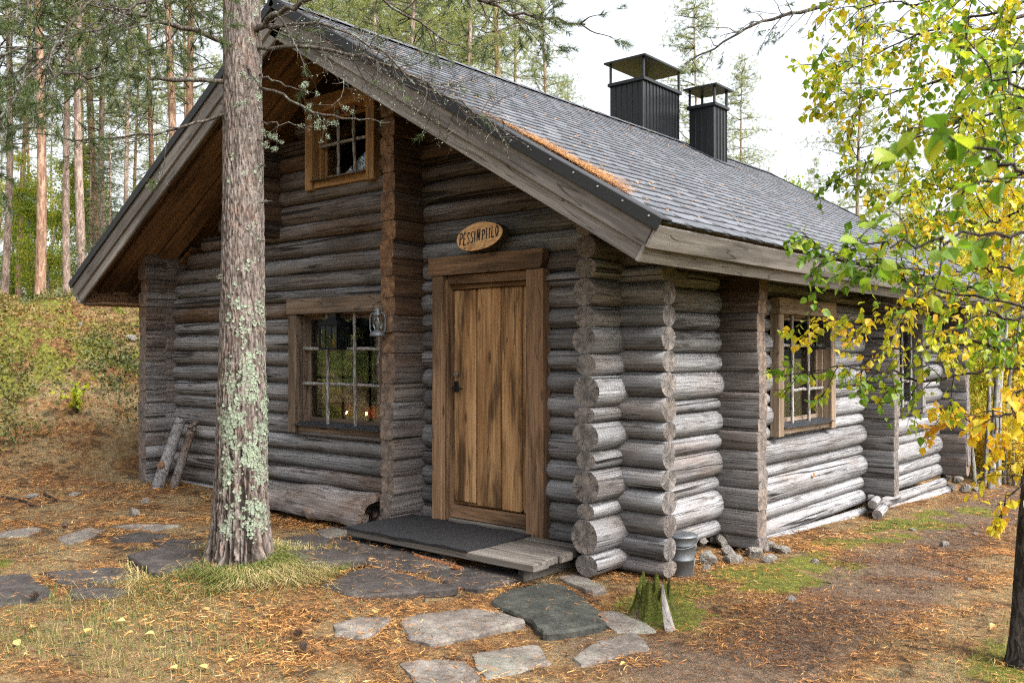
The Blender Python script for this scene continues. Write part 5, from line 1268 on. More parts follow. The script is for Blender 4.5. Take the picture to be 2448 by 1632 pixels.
VAR = []
for i, (H, low, rich) in enumerate(((16, .24, 1.0), (15, .32, .75), (17, .40, .75), (14, .16, 1.1))):
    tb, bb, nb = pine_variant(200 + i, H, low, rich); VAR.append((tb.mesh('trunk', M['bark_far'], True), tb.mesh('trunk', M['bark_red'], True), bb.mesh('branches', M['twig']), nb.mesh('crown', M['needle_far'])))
tb, bb, nb = spruce_variant(300); SPR = (tb.mesh('trunk', M['bark_far'], True), bb.mesh('branches', M['twig']), nb.mesh('crown', M['needle']))
BRO = []
for i, a in enumerate(((401, 6.5, 3, (.12, .45), 11000, .075, 1.6), (402, 5.5, 4, (.4, .95), 12000, .075, 1.6), (403, 7.5, 2, (.15, .6), 11000, .075, 1.7), (404, 3.0, 5, (.55, 1.0), 6500, .065, 1.2))):
    tb, lb = broad_variant(*a); BRO.append((tb.mesh('trunk', M['bark_grey'], True), lb.mesh('crown', M['far_leaf'])))

def ground_at(u, d):
    p = at(u, 816, d); return p[0], p[1], gz(p[0], p[1])
FORR = random.Random(21)
def far_pine(u, d, v, s, lab, red=False, group='pines behind the cabin'):
    x, y, z = ground_at(u, d); e = tag(empty('pine_tree', (x, y, z), FORR.uniform(0, 6.28)), lab, 'tree', group); e.scale = (s, s, s * FORR.uniform(.95, 1.05))
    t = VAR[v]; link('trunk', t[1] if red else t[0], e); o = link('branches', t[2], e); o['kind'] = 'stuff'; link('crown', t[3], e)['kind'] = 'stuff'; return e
LP = [(8, 25, 1, 1.0, 'grey pine at the very left edge of the picture', 0), (55, 29, 2, .95, 'thin reddish pine, second trunk from the left edge', 1), (84, 18.3, 2, .98, 'thick reddish brown pine, third trunk from the left edge', 1),
 (161, 22, 2, .9, 'slender grey pine trunk just left of the roof tip', 0), (199, 20, 1, 1.0, 'grey pine rising behind the left roof tip, left of a close pair', 0), (214, 25, 2, 1.1, 'grey pine rising behind the left roof tip, right of a close pair', 1),
 (254, 24, 1, .95, 'pale pine trunk crossing the left roof edge low down', 0), (303, 33, 2, 1.0, 'faint thin pine trunk behind the middle of the left roof edge', 0), (357, 26, 2, .9, 'thin orange pine trunk left of the tall pair by the front pine', 1),
 (405, 20.5, 2, 1.0, 'left pine of the tall orange pair beside the front pine', 1), (445, 21, 1, 1.0, 'right pine of the tall orange pair beside the front pine', 1)]
for u, d, v, s, lab, red in LP: far_pine(u, d, v, s, lab, bool(red))
for u, d, v, s, red, lab in ((700, 22, 0, 1, 1, 'pine behind the roof ridge just right of the front pine'), (780, 27, 2, 1, 1, 'orange pine trunk above the ridge, left of the centre'), (900, 24, 3, 1, 0, 'bushy pine behind the ridge left of the overhanging needle branch'),
     (1050, 26, 0, 1, 1, 'pine behind the ridge beneath the overhanging branch'), (1190, 25, 2, 1.02, 1, 'orange pine trunk above the middle of the ridge'), (1300, 30, 3, .86, 1, 'rightmost tall pine behind the ridge, left of the chimneys'),
     (1668, 21, 3, .72, 0, 'pine crown between the two chimneys'), (1778, 26, 3, .70, 1, 'pine standing right of the narrow chimney'), (640, 20, 3, .9, 0, 'bushy pine behind the roof peak right of the front pine'), (980, 19, 3, .82, 0, 'broad pine crown above the upper roof edge'), (1130, 20, 3, .80, 0, 'pale pine crown left of the orange trunk above the ridge'), (1400, 38, 1, .62, 0, 'low far pine behind the left side of the wide chimney'), (2060, 19, 0, .62, 0, 'pine half hidden behind the birch leaves')):
    far_pine(u, d, v, s, lab, bool(red))
FARL = 'slender pine in the dense far rows above the left bank'
for i in range(11):
    u = -120 + i * 62 + FORR.uniform(-12, 12); far_pine(u, FORR.uniform(32, 58), 1 + FORR.randrange(2), FORR.uniform(.8, 1.1), FARL, FORR.random() < .5, 'far pines above the left bank')
FARC = 'far pine in the rows behind the roof ridge'
for i in range(22):
    u = 560 + i * 38 + FORR.uniform(-15, 15); far_pine(u, FORR.uniform(30, 48), FORR.randrange(4), FORR.uniform(.75, 1.05) * (1 if u < 1250 else .6), FARC, FORR.random() < .5, 'far pines behind the ridge')
for i, (u, d) in enumerate(((1480, 50), (1560, 55), (1700, 48), (1850, 45), (1950, 50), (2150, 42), (2300, 45), (2420, 40), (2520, 38))):
    far_pine(u, d, i % 4, .55 + .05 * (i % 3), 'low distant pine behind the right half of the roof', i % 2 == 0, 'distant pines on the right')
for x, y in ((-11, -8), (-14, -4), (-9, -13), (-16, -10), (-13, -16), (-7, -17), (-19, -7), (-11, -20), (-4, -15), (-2, -18), (1, -15), (3, -19), (-5, -21), (0, -21)):  # unseen pines, added to mirror in the glass and keep sky light off the front
    e = tag(empty('pine_tree', (x, y, gz(x, y)), x), 'unseen pine added to mirror in the front window and shade the front wall', 'tree', 'added pines outside the picture'); t = VAR[int(x + y) % 4]; link('trunk', t[0], e); link('crown', t[3], e)['kind'] = 'stuff'
for x, y, s in ((-8.5, -5, .9), (-9.6, -4.3, 1.0), (-10.2, -6.4, 1.1), (-8.0, -6.9, .9), (-11.2, -5.2, 1.1), (-9.2, -8.2, 1.0), (-7.0, -7.8, .8), (-12, -7.5, 1.2)):  # unseen spruces, added so the front window reflects something darker
    e = tag(empty('spruce_tree', (x, y, gz(x, y)), x), 'unseen spruce added to darken the front window reflection', 'tree', 'added spruces outside the picture'); e.scale = (s,) * 3; link('trunk', SPR[0], e); link('crown', SPR[2], e)['kind'] = 'stuff'
for u, d, s, lab in ((262, 19, .62, 'small spruce behind the bank crest, nearest the roof tip'), (215, 23, .75, 'small spruce farther left behind the bank crest'), (30, 30, .8, 'dark spruce deep in the forest at the left edge')):
    x, y, z = ground_at(u, d); e = tag(empty('spruce_tree', (x, y, z), u), lab, 'tree'); e.scale = (s,) * 3; link('trunk', SPR[0], e); link('branches', SPR[1], e)['kind'] = 'stuff'; link('crown', SPR[2], e)['kind'] = 'stuff'
def far_broad(u, d, v, s, lab, group=None):
    x, y, z = ground_at(u, d); e = tag(empty('birch_tree', (x, y, z), FORR.uniform(0, 6)), lab, 'tree', group); e.scale = (s,) * 3; t = BRO[v]; link('trunk', t[0], e); link('crown', t[1], e)['kind'] = 'stuff'
far_broad(1905, 18, 0, .85, 'pale green birch above the right roof slope'); far_broad(1985, 22, 2, .8, 'yellow green birch behind the end of the ridge'); far_broad(105, 27, 2, .85, 'green birch crown between the trunks left of the roof tip'); far_broad(222, 30, 2, .85, 'bright green birch crown just left of the roof tip'); far_broad(60, 30, 0, .8, 'pale birch deep in the forest near the left edge'); far_broad(180, 34, 2, .85, 'pale birch deep in the forest behind the saplings'); far_broad(320, 36, 0, .9, 'pale birch far behind the left roof edge'); far_broad(12, 34, 2, .9, 'pale green birch crown at the left picture edge')
YB = 'yellow leaved birch in the thicket beyond the back corner'
for i, (u, d, v, s) in enumerate(((2110, 24, 1, .8), (2190, 20, 1, .85), (2270, 17, 2, .7), (2330, 21, 1, .9), (2400, 18, 1, .85), (2450, 15, 1, .75), (2500, 22, 2, .9), (2560, 17, 1, .9), (2350, 28, 1, 1.1), (2440, 32, 1, 1.1), (2240, 30, 2, 1.0), (2150, 33, 1, 1.0), (2640, 20, 1, 1.0), (2750, 17, 1, .9), (2030, 30, 1, .9))): far_broad(u, d, v, s, YB, 'yellow birches beyond the back corner')
SB = 'low golden shrub at the end of the path'
for i, (u, d, s) in enumerate(((2330, 14.5, .45), (2390, 15.5, .55), (2440, 14.0, .5), (2350, 17.5, .6), (2410, 20, .7), (2470, 17, .6), (2300, 18, .5), (2370, 24, .8), (2440, 26, .9))): far_broad(u, d, 3, s, SB, 'golden shrubs at the end of the path')
# grey alder stems beyond the back corner
for (u, ut, d, rr, lab) in ((2330, 2322, 13.6, .032, 'leftmost pale alder stem beyond the back corner'), (2352, 2362, 13.8, .034, 'second thin alder stem beyond the back corner'), (2366, 2395, 13.2, .055, 'thickest alder stem beyond the back corner'), (2384, 2412, 13.5, .045, 'alder stem leaning right beside the thickest one'), (2398, 2450, 13.9, .03, 'rightmost thin alder stem leaning right')):
    x, y, z = ground_at(u, d); e = tag(empty('alder_tree', (x, y, z)), lab, 'tree', 'alder stems beyond the back corner'); tp = at(ut, 690, d); rg = np.random.default_rng(u); P = curve([np.zeros(3), (tp - (x, y, z)) * .5 + rg.normal(0, .05, 3), tp - (x, y, z), (tp - (x, y, z)) * 1.9 + (0, 0, 1)], 16); P[0, 2] -= .1
    b = MB(); b.tube(P, np.linspace(rr, rr * .4, 16), 9); 
    lb = MB(); n = 500; tq = np.array([P[j] for j in rg.integers(10, 16, n)]) + rg.normal(0, .4, (n, 3)); leaves(lb, tq, rg.normal(0, 1, (n, 3)), rg.normal(0, 1, (n, 3)), np.full(n, .06), rg.uniform(.3, .9, n), 1)
    for _ in range(10): j = rg.integers(8, 15); b.tube(wiggle(P[j], rg.normal(0, 1, 3) + (0, 0, .5), .7, 4, rg), np.linspace(.012, .004, 5), 4, cap=False)
    b.obj('trunk', M['bark_grey'], e, True); lb.obj('crown', M['far_leaf'], e)['kind'] = 'stuff'

# ------------------------------------------------------------------ the birch at the right
p0 = on_ground(2452, 1592); BX, BY = p0[0], p0[1]; BZ = gz(BX, BY) - .05; birch = tag(empty('birch_tree', (BX, BY, BZ)), 'near birch at the right edge with green and yellow leaves', 'tree'); B0 = np.array([BX, BY, BZ]); dB = to_px(B0)[2]
rg = np.random.default_rng(77)
P = curve([np.zeros(3), at(2468, 1250, dB) - B0, at(2505, 900, dB) - B0, at(2540, 500, dB) - B0, at(2600, 0, dB) - B0, at(2640, -500, dB) - B0], 40); b = MB(); b.tube(P, np.linspace(.075, .03, 40) * (1 + .5 * np.exp(-np.arange(40) / 1.5)), 14); b.obj('trunk', M['bark_birch'], birch, True)
LEAF = {'P': [], 'X': [], 'N': [], 'S': [], 'T': []}
def birch_branch(ctrl, r0, tint, seed, step=.11, ln=.38, size=.05, lstep=.032, sub=3, jit=.15, n=22, bare=.0):
    rg = np.random.default_rng(seed); P = curve([at(*c) for c in ctrl], n) - B0; P[1:] += rg.normal(0, .010, P[1:].shape); b = MB(); b.tube(P, np.linspace(r0, .002, n), 6)
    L = np.linalg.norm(np.diff(P, axis=0), axis=1).sum(); tw = []
    for t in np.arange(.04 + bare, 1, step / L):
        f = t * (n - 1); j = min(n - 2, int(f)); q = P[j] * (1 - f + j) + P[j + 1] * (f - j); ax = norm(P[j + 1] - P[j]); sd = norm(np.cross(ax, rg.normal(0, 1, 3)))
        l2 = ln * rg.uniform(.4, 1.1) * (1.15 - .6 * t); Q = wiggle(q, ax * .7 + sd * .8, l2, 6, rg, .12, .12); b.tube(Q, np.linspace(.003, .0012, 7), 3, cap=False); tw.append(Q)
        if sub:
            for _ in range(sub): j2 = rg.integers(2, 6); Q2 = wiggle(Q[j2], norm(Q[j2] - Q[j2 - 1]) + rg.normal(0, .7, 3), l2 * .5, 4, rg, .12, .1); b.tube(Q2, np.linspace(.002, .001, 5), 3, cap=False); tw.append(Q2)
    tw.append(P[-7:])
    for Q in tw:
        l = np.linalg.norm(np.diff(Q, axis=0), axis=1).sum(); base = np.clip(rg.uniform(*tint), 0, 1)
        for t in np.arange(.15, 1.01, lstep / l):
            f = t * (len(Q) - 1); j = min(len(Q) - 2, int(f)); q = Q[j] * (1 - f + j) + Q[j + 1] * (f - j); ax = norm(Q[j + 1] - Q[j])
            x = norm(ax * .5 + norm(rg.normal(0, 1, 3)) * .9 + (0, 0, -.55)); pe = q + x * .012 * rg.uniform(.6, 1.6)
            LEAF['P'].append(pe); LEAF['X'].append(x); LEAF['N'].append(rg.normal(0, .8, 3) + (0, 0, .9)); LEAF['S'].append(size * rg.uniform(.5, 1.2)); LEAF['T'].append(np.clip(base + rg.normal(0, jit * .6), 0, 1))
    b.obj('branch', M['twig_dark'], birch, True)
G_, Yl, Or, Mx = (.12, .34), (.22, .70), (.38, .80), (.10, .55)
birch_branch([(2640, 470, 1.75), (2480, 420, 1.7), (2380, 385, 1.7), (2280, 330, 1.75), (2180, 320, 1.8)], .006, (.16, .34), 1, .11, .24, .052, .036, 1)
birch_branch([(2640, 560, 2.5), (2440, 560, 2.4), (2260, 575, 2.4), (2120, 590, 2.45), (2010, 585, 2.5)], .006, (.14, .36), 2, .11, .28, .050, .034, 1)
birch_branch([(2620, 330, 2.9), (2480, 250, 2.9), (2380, 170, 2.9), (2300, 100, 3.0)], .006, (.2, .5), 3, .12, .3, .05, .036)
U = [([(2640, -60, 4.6), (2420, 10, 4.5), (2250, 70, 4.6), (2100, 120, 4.6), (1990, 190, 4.7)], Yl), ([(2600, 120, 4.6), (2400, 150, 4.5), (2250, 190, 4.6), (2100, 230, 4.7), (1970, 250, 4.7)], Yl),
     ([(2600, 220, 4.7), (2420, 260, 4.8), (2260, 310, 4.8), (2130, 350, 4.8), (2030, 420, 4.8)], Mx), ([(2620, 330, 4.5), (2450, 420, 4.6), (2300, 440, 4.7), (2150, 470, 4.7)], Yl),
     ([(2600, 420, 4.5), (2450, 500, 4.6), (2330, 540, 4.6), (2180, 520, 4.6)], Or), ([(2600, -140, 4.4), (2450, -60, 4.2), (2300, -10, 4.2), (2150, 10, 4.2), (2040, 20, 4.2)], Yl),
     ([(2600, 640, 4.6), (2430, 640, 4.7), (2300, 650, 4.7), (2180, 690, 4.7)], Or), ([(2610, 60, 3.9), (2470, 120, 3.8), (2360, 230, 3.8), (2280, 300, 3.8)], Mx), ([(2600, 300, 5.0), (2450, 340, 5.1), (2320, 390, 5.2), (2200, 420, 5.2)], Yl)]
for i, (c, t) in enumerate(U): birch_branch(c, .009, t, 10 + i, .058, .46, .042, .026)
birch_branch([(2560, 800, 4.3), (2400, 720, 4.2), (2200, 680, 4.2), (2050, 630, 4.2), (1920, 560, 4.2)], .009, (.10, .38), 31, .062, .40, .044, .026)
birch_branch([(2500, 900, 4.5), (2381, 831, 4.4), (2299, 821, 4.4), (2147, 836, 4.4), (2050, 790, 4.4), (1950, 760, 4.4)], .011, (.35, .8), 32, .085, .36, .040, .028, bare=.18)
birch_branch([(2440, 880, 4.45), (2330, 890, 4.4), (2220, 905, 4.4), (2120, 890, 4.35), (2000, 880, 4.3), (1868, 908, 4.3)], .009, (.14, .5), 33, .065, .32, .041, .027, bare=.25)
birch_branch([(2560, 740, 4.1), (2420, 760, 4.0), (2300, 730, 4.0), (2200, 740, 4.0), (2080, 720, 4.0)], .008, Or, 34, .09, .36, .039, .029)
birch_branch([(2620, 980, 4.6), (2480, 990, 4.5), (2400, 1000, 4.5), (2300, 1000, 4.5), (2240, 985, 4.5)], .007, (.68, .98), 35, .07, .26, .05, .03)
birch_branch([(2600, 1090, 4.5), (2480, 1120, 4.5), (2420, 1180, 4.5), (2385, 1250, 4.5)], .006, (.6, .95), 36, .10, .24, .048, .036)
birch_branch([(2640, 860, 3.2), (2500, 900, 3.1), (2420, 960, 3.1), (2380, 1040, 3.1)], .005, (.55, .9), 37, .12, .2, .045, .036, False)
birch_branch([(2250, 690, 4.1), (2180, 640, 4.0), (2060, 620, 4.0), (1960, 650, 4.0), (1935, 760, 4.0)], .004, (.08, .28), 38, .11, .2, .045, .034, False)
LP_ = np.array(LEAF['P']); LX = np.array(LEAF['X']); LN = np.array(LEAF['N']); LS = np.array(LEAF['S']); LT_ = np.array(LEAF['T'])
uu, vv, dd = to_px(LP_ + B0); vis = (uu > -20) & (uu < 2440) & (vv > 0) & (vv < 1632); key = np.where(vis, LS / dd, 0); od = np.argsort(-key); big = od[:300]
mk = np.ones(len(LP_), bool); mk[big] = False
b = MB(); mi_ = np.flatnonzero(mk)
for q_, (fo_, cu_) in enumerate(((.10, .05), (.25, .25), (.45, .15), (.20, .5))):
    LV, LT = leaf_tpl(_ol, fo_, cu_); s_ = mi_[q_::4]; leaves(b, LP_[s_], LX[s_], LN[s_], LS[s_], LT_[s_])
o = b.obj('foliage', M['birch_leaf'], birch); o['kind'] = 'stuff'
LM = []
for i in range(20):
    b = MB(); fold = .12 + .3 * (i % 5) / 5; V0, T0_ = leaf_tpl(_ol, fold, .05 + .3 * ((i * 7) % 5) / 5); b.add(V0, tris=T0_, tint=(i + .5) / 20); LM.append(b.mesh('leaf', M['birch_leaf']))
for i in big:
    X = norm(LX[i]); Yv = norm(np.cross(LN[i], X)); Zv = np.cross(X, Yv); s = LS[i]; o = link('leaf', LM[min(19, int(LT_[i] * 20))], birch)
    o.matrix_local = Matrix(((X[0] * s, Yv[0] * s, Zv[0] * s, LP_[i][0]), (X[1] * s, Yv[1] * s, Zv[1] * s, LP_[i][1]), (X[2] * s, Yv[2] * s, Zv[2] * s, LP_[i][2]), (0, 0, 0, 1)))

# ------------------------------------------------------------------ ground cover
def in_poly(P, poly):
    x, y = P[:, 0], P[:, 1]; inside = np.zeros(len(P), bool); n = len(poly); j = n - 1
    for i in range(n):
        xi, yi = poly[i]; xj, yj = poly[j]; c = ((yi > y) != (yj > y)) & (x < (xj - xi) * (y - yi) / (yj - yi + 1e-12) + xi); inside ^= c; j = i
    return inside
def scatter(n, rg, dmin, dmax, umin=-150, umax=2600):
    """random ground spots, even in area, in a wedge before the camera"""
    d = np.sqrt(rg.uniform(dmin ** 2, dmax ** 2, n)); u = rg.uniform(umin, umax, n); P = CAM + d[:, None] * (_f0 + RT * ((u - 1224) / FPX)[:, None]); return P[:, 0], P[:, 1]
def free(x, y, flags=True):
    ok = ~((x > -6.1) & (x < .0) & (y > -.05) & (y < 8.1)); ok &= ~((x > -2.0) & (x < -.2) & (y > -.78) & (y < .1))
    ok &= np.hypot(x - PX, y - PY) > .2
    if flags:
        P = np.stack([x, y], -1)
        for f in flag_polys: ok &= ~in_poly(P, f)
    return ok
rg = np.random.default_rng(91)
def litter_layer(n, dmin, dmax, ln, w, name, lab, lift=.004, stuffparent=None):
    x, y = scatter(n, rg, dmin, dmax); k = free(x, y); 
    inner = np.zeros(n, bool); XY = np.stack([x, y], -1)
    for f in flag_polys: c_ = f.mean(0); inner |= in_poly(XY, c_ + (f - c_) * .88)
    on = ~k & (rg.random(n) < np.where(inner, .09, .55)) & free(x, y, False); k = k | on
    dens = .15 + .85 * sstep(.40, .58, fbm(x * 2.2, y * 2.2, 55)) ; dens = dens * (1 - .55 * moss_mask(x, y)) * (1 - .35 * grass_mask(x, y)); k &= rg.random(n) < dens
    x, y, on = x[k], y[k], on[k]; m = len(x); z = ground(x, y) + rg.uniform(0, .016, m) + lift; z = np.where(on, z + .026, z); a = rg.uniform(0, 6.28, m); l = ln * rg.uniform(.6, 1.2, m)
    tl = rg.normal(0, .16, m); dr = np.stack([np.cos(a) * np.cos(tl), np.sin(a) * np.cos(tl), np.sin(tl)], -1); sd = np.stack([-np.sin(a), np.cos(a), rg.normal(0, .4, m)], -1) * w * .5; p = np.stack([x, y, z], -1); bow = np.stack([-np.sin(a), np.cos(a), 0 * a], -1) * (rg.normal(0, .12, m) * l)[:, None]
    V = np.stack([p - sd, p + sd, p + dr * l[:, None] * .5 + bow + sd, p + dr * l[:, None] * .5 + bow - sd, p + dr * l[:, None]], 1).reshape(-1, 3); ix = np.arange(m)[:, None] * 5
    tn = np.clip(.15 + .55 * fbm(x * 3, y * 3, 57) + rg.normal(0, .2, m) - .25 * path_mask(x, y), 0, 1)
    b = MB(); b.add(V, quads=ix + np.array([[0, 1, 2, 3]]), tris=ix + np.array([[3, 2, 4]]), tint=np.repeat(tn, 5)); return tag(b.obj(name, M['litter']), lab, 'needle litter', None, 'stuff')
litter_layer(105000, 4.2, 8.0, .055, .0034, 'needle_litter', 'orange pine needles strewn over the near ground')
litter_layer(70000, 7.6, 14.0, .075, .006, 'needle_litter', 'brown needle litter on the farther ground and bank', .004)
# needles caught on the roof along the edge strip and between the tabs
n = 9000; s = rg.triangular(2.65, 3.5, 4.05, n); y = Y0 + .11 + np.abs(rg.normal(0, .16, n)) * sstep(2.65, 3.2, s) * sstep(4.1, 3.75, s) * (.3 + 1.2 * fbm(s * 5, s * 0, 3)); n2 = 800; s = np.concatenate([s, rg.uniform(.05, 4.2, n2)]); y = np.concatenate([y, Y0 + .1 + rg.uniform(0, 1, n2) ** 1.4 * 8.8]); n += n2
a = rg.uniform(0, 6.28, n); L = rg.uniform(.02, .05, n); w = np.where(np.arange(n) < 9000, .003, .010); h = np.where(np.arange(n) < 9000, .014 + rg.uniform(0, .022, n), .016); c, sn = np.cos(a), np.sin(a)
V = np.stack([np.stack([s - sn * w, y + c * w, h], -1), np.stack([s + sn * w, y - c * w, h], -1), np.stack([s + c * L, y + sn * L, h + .004], -1)], 1).reshape(-1, 3)
b = MB(); b.add(V, tris=np.arange(3 * n).reshape(-1, 3), tint=np.repeat(rg.uniform(.15, .75, n), 3)); o = b.obj('roof_needles', M['litter']); o.matrix_world = slope_matrix(1); tag(o, 'orange needles and leaf bits lying on the shingle roof', 'needle litter', None, 'stuff')

def grass_layer(n, dmin, dmax, fmask, h, w, tint, name, lab, curl=.5):
    x, y = scatter(n, rg, dmin, dmax); k = free(x, y) & (rg.random(n) < fmask(x, y)); x, y = x[k], y[k]; m = len(x); z = ground(x, y) - .004; a = rg.uniform(0, 6.28, m); H = h * rg.uniform(.5, 1.3, m); ln = rg.uniform(.2, 1.2, m) * curl
    d = np.stack([np.cos(a), np.sin(a), 0 * a], -1); sd = np.stack([-np.sin(a), np.cos(a), 0 * a], -1) * w * .5; p = np.stack([x, y, z], -1); up = np.array([0, 0, 1.])
    p1 = p + up * (H * .6)[:, None] + d * (H * ln * .35)[:, None]; p2 = p + up * (H * (1 - .35 * ln))[:, None] + d * (H * ln * 1.1)[:, None]
    V = np.stack([p - sd, p + sd, p1 + sd * .7, p1 - sd * .7, p2], 1).reshape(-1, 3); ix = np.arange(m)[:, None] * 5; t = np.clip(rg.uniform(*tint, m) + .35 * (fbm(x * 1.3, y * 1.3, 59) - .5), 0, 1)
    b = MB(); b.add(V, quads=ix + np.array([[0, 1, 2, 3]]), tris=ix + np.array([[3, 2, 4]]), tint=np.repeat(t, 5)); return tag(b.obj(name, M['grass']), lab, 'grass', None, 'stuff')
grass_layer(70000, 4.2, 7.6, lambda x, y: np.clip(grass_mask(x, y), 0, 1) * .8, .062, .0028, (.0, .70), 'grass', 'thin dry and green grass round the pine base and foreground', 1.1)
grass_layer(42000, 4.2, 14, lambda x, y: np.clip(moss_mask(x, y) - .05, 0, 1) * .9, .028, .005, (0, .42), 'moss_tufts', 'green moss tufts along the side wall and path edge', .7)
n = 15000; a = rg.uniform(0, 6.28, n); r_ = .19 + np.abs(rg.normal(0, .30, n)); x = PX + .10 + np.cos(a) * r_; y = PY - .10 + np.sin(a) * r_; k = free(x, y) & (rg.random(n) < sstep(.60, .42, fbm(x * 3.4, y * 3.4, 71)) * .9 + .06); x, y = x[k], y[k]; m = len(x)
z = ground(x, y) - .004; aa = np.arctan2(y - PY, x - PX) + rg.normal(0, .9, m); H = .078 * rg.uniform(.3, 1.5, m); d = np.stack([np.cos(aa), np.sin(aa), 0 * aa], -1); sd = np.stack([-np.sin(aa), np.cos(aa), 0 * aa], -1) * .0016; p = np.stack([x, y, z], -1); ln = rg.uniform(.6, 1.5, m)
p1 = p + np.array([0, 0, 1.]) * (H * .7)[:, None] + d * (H * ln * .5)[:, None]; p2 = p + np.array([0, 0, 1.]) * (H * .45)[:, None] + d * (H * ln * 1.4)[:, None]; ix = np.arange(m)[:, None] * 5
b = MB(); b.add(np.stack([p - sd, p + sd, p1 + sd, p1 - sd, p2], 1).reshape(-1, 3), quads=ix + np.array([[0, 1, 2, 3]]), tris=ix + np.array([[3, 2, 4]]), tint=np.repeat(np.clip(rg.uniform(.3, 1.0, m) - .4 * sstep(.5, .65, fbm(x * 2.5, y * 2.5, 73)), 0, 1), 5)); tag(b.obj('grass_tuft', M['grass']), 'long tan and green grass drooping round the foot of the pine', 'grass', None, 'stuff')
# dwarf shrubs on the bank
n = 170000; x = rg.uniform(-13, -6.7, n); y = rg.uniform(-4, 6, n); hm = (.25 + .75 * sstep(.36, .58, fbm(x * 1.1, y * 1.1, 63))) * sstep(-7.6, -9.0, x + .8 * (fbm(x * .9, y * .9, 64) - .5)); k = rg.random(n) < hm * .8; x, y = x[k], y[k]; m = len(x)
hh = .03 + .15 * sstep(.35, .75, fbm(x * 2.2, y * 2.2, 65)); P_ = np.stack([x, y, ground(x, y) + rg.uniform(0, 1, m) * hh], -1); t = np.clip(.95 * fbm(x * .7 + 3, y * .7, 67) - .10 + rg.normal(0, .12, m), 0, .9)
b = MB(); leaves(b, P_, rg.normal(0, 1, (m, 3)) + (0, 0, .5), rg.normal(0, 1, (m, 3)) + (0, 0, .7), rg.uniform(.022, .055, m), t, 1); tag(b.obj('dwarf_shrubs', M['heath']), 'heather and berry shrubs covering the left bank', 'shrubs', None, 'stuff')
# single yellow green seedling on the bank
p = at(185, 925, 11.6); x, y = p[0], p[1]; z = gz(x, y); sd_ = tag(empty('birch_seedling', (x, y, z)), 'bright yellow green seedling on the left bank', 'seedling'); b = MB(); lb = MB(); tp = []
for _ in range(6): Q = wiggle((0, 0, 0), rg.normal(0, .35, 3) + (0, 0, 1), rg.uniform(.25, .5), 6, rg, .12); b.tube(Q, np.linspace(.004, .0015, 7), 4, cap=False); tp += list(Q[2:])
tp = np.array(tp); i = rg.integers(0, len(tp), 90); leaves(lb, tp[i] + rg.normal(0, .02, (90, 3)), rg.normal(0, 1, (90, 3)), rg.normal(0, .7, (90, 3)) + (0, 0, 1), np.full(90, .062), rg.uniform(.35, .55, 90)); b.obj('stem', M['twig_dark'], sd_); lb.obj('foliage', M['birch_leaf'], sd_)['kind'] = 'stuff'
# fallen birch leaves
M['dry_leaf'] = leafmat('fallen pale leaf', [(0, (.30, .20, .07)), (.5, (.46, .34, .12)), (1, (.42, .22, .07))], .2, .6)
FL = []
for i in range(6): b = MB(); V0, T0_ = leaf_tpl(_ol, .1 + .25 * (i % 3), .1 + .2 * (i % 2)); b.add(V0, tris=T0_, tint=i / 5); FL.append(b.mesh('fallen_leaf', M['dry_leaf']))
spots = [(490, 1463), (360, 1510), (370, 1530), (410, 1605), (600, 1548), (610, 1520), (830, 1480), (895, 1478), (300, 1500), (35, 1545), (90, 1540), (700, 1620), (130, 1555), (75, 1515), (2020, 1072), (1700, 1300), (2300, 1440), (940, 1235), (1890, 1365), (2250, 1500), (560, 1590), (480, 1600), (205, 1527), (320, 1527), (1015, 1330), (1330, 1500), (1500, 1600), (1760, 1500), (2100, 1420), (2380, 1510)]
for i, (u, v) in enumerate(spots):
    if (u, v) in ((2020, 1072), (940, 1235)): continue
    p = on_ground(u, v); o = link('fallen_leaf', FL[i % len(FL)]); s = .042 + .014 * ((i * 7) % 5) / 5; o.scale = (s, s, s); o.location = (p[0], p[1], gz(p[0], p[1]) + .032); o.rotation_euler = (.3 * math.sin(i * 3), .25 * math.cos(i * 5), i * 2.1); tag(o, 'small yellow birch leaf fallen on the ground', 'leaf', 'fallen birch leaves')
o = link('fallen_leaf', FL[5]); o.scale = (.05,) * 3; o.matrix_world = Matrix.Translation((.03, 3.3, .20)) @ Matrix.Rotation(R_(80), 4, 'Y') @ Matrix.Scale(.06, 4); tag(o, 'orange leaf caught on the side wall below the window', 'leaf')
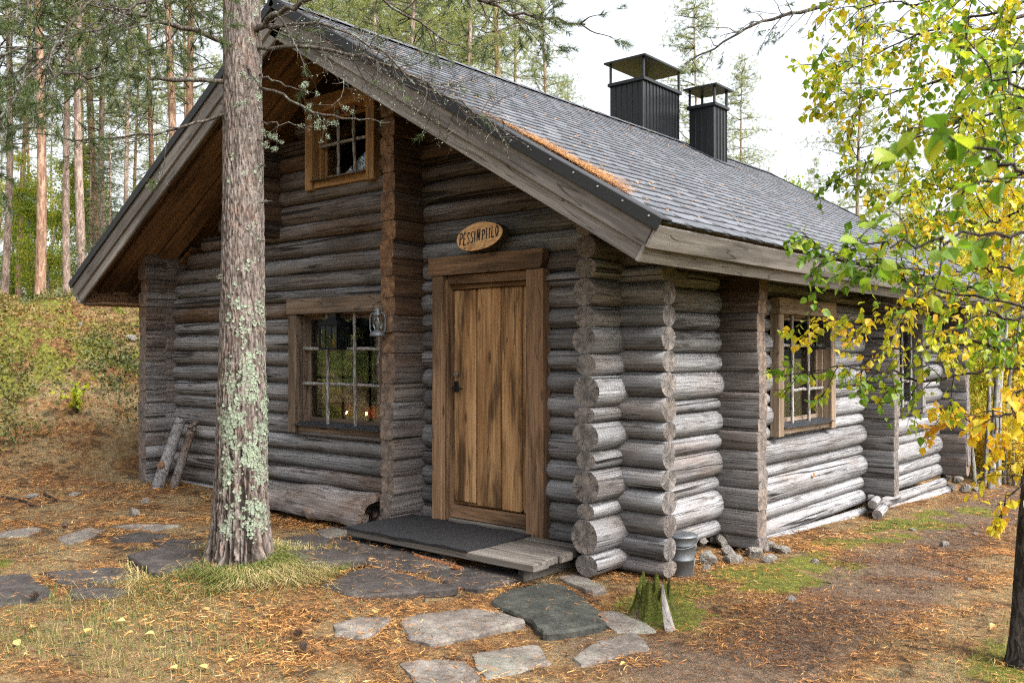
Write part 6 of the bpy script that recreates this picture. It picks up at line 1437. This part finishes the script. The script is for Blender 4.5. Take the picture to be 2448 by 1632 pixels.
# dead twigs strewn about
b = MB(); tx, ty = scatter(160, rg, 4.4, 11); k = free(tx, ty)
for x, y in zip(tx[k], ty[k]):
    L = rg.uniform(.06, .22); a = rg.uniform(0, 6.28); P = wiggle((x, y, gz(x, y) + .012), (math.cos(a), math.sin(a), 0), L, 4, rg, .15); P[:, 2] = ground(P[:, 0], P[:, 1]) + .014; b.tube(P, np.linspace(.004, .0018, 5), 4, cap=False)
tag(b.obj('dead_twigs', M['twig_dark']), 'thin dead twigs strewn over the needle litter', 'twigs', None, 'stuff')
# pine cones
M['cone'] = plain('pine cone scale', (.07, .042, .028), .8, 0, .4, 40, .4)
b = MB()
for i in range(60):
    t = i / 60; a = i * 2.39996; rr = .018 * math.sin(math.pi * (.12 + .83 * t)) + .003; z = t * .045; c = np.array([math.cos(a), math.sin(a), 0]); s = np.array([-math.sin(a), math.cos(a), 0]); q = c * rr * .45 + (0, 0, z)
    b.add([q - s * .004, q + s * .004, q + c * rr * .75 + s * .0055 + (0, 0, .004), q + c * rr * .9 + (0, 0, .007), q + c * rr * .75 - s * .0055 + (0, 0, .004)], quads=[(0, 1, 2, 4)], tris=[(4, 2, 3)])
cm = b.mesh('pine_cone', M['cone'])
for (u, v, lab) in ((72, 1443, 'pine cone on the black flagstone at the left edge'), (700, 1532, 'pine cone in the needles below the pine'), (155, 1270, 'pine cone beside the grey flagstone on the left'), (718, 1560, 'lower pine cone in the needles below the pine')):
    p = on_ground(u, v); o = link('pine_cone', cm); o.location = (p[0], p[1], gz(p[0], p[1]) + .045); o.rotation_euler = (1.4, .3, u); tag(o, lab, 'pine cone')
# roots and dead sticks on the left bank
for (pts, rr, lab) in (([(5, 1190), (60, 1200), (80, 1208)], .02, 'dead branch lying on the left litter'), ([(105, 1180), (125, 1190), (135, 1196)], .018, 'short dark stick on the left litter')):
    P = [np.array([*on_ground(u, v)[:2], 0]) for u, v in pts]
    for q in P: q[2] = gz(q[0], q[1]) + .012
    P = curve(P, 9); P[:, 2] = ground(P[:, 0], P[:, 1]) + .01; b = MB(); b.tube(P - P[0], np.linspace(rr, rr * .4, 9), 7); o = b.obj('root', M['twig_dark'], None, True); o.location = P[0]; tag(o, lab, 'root')
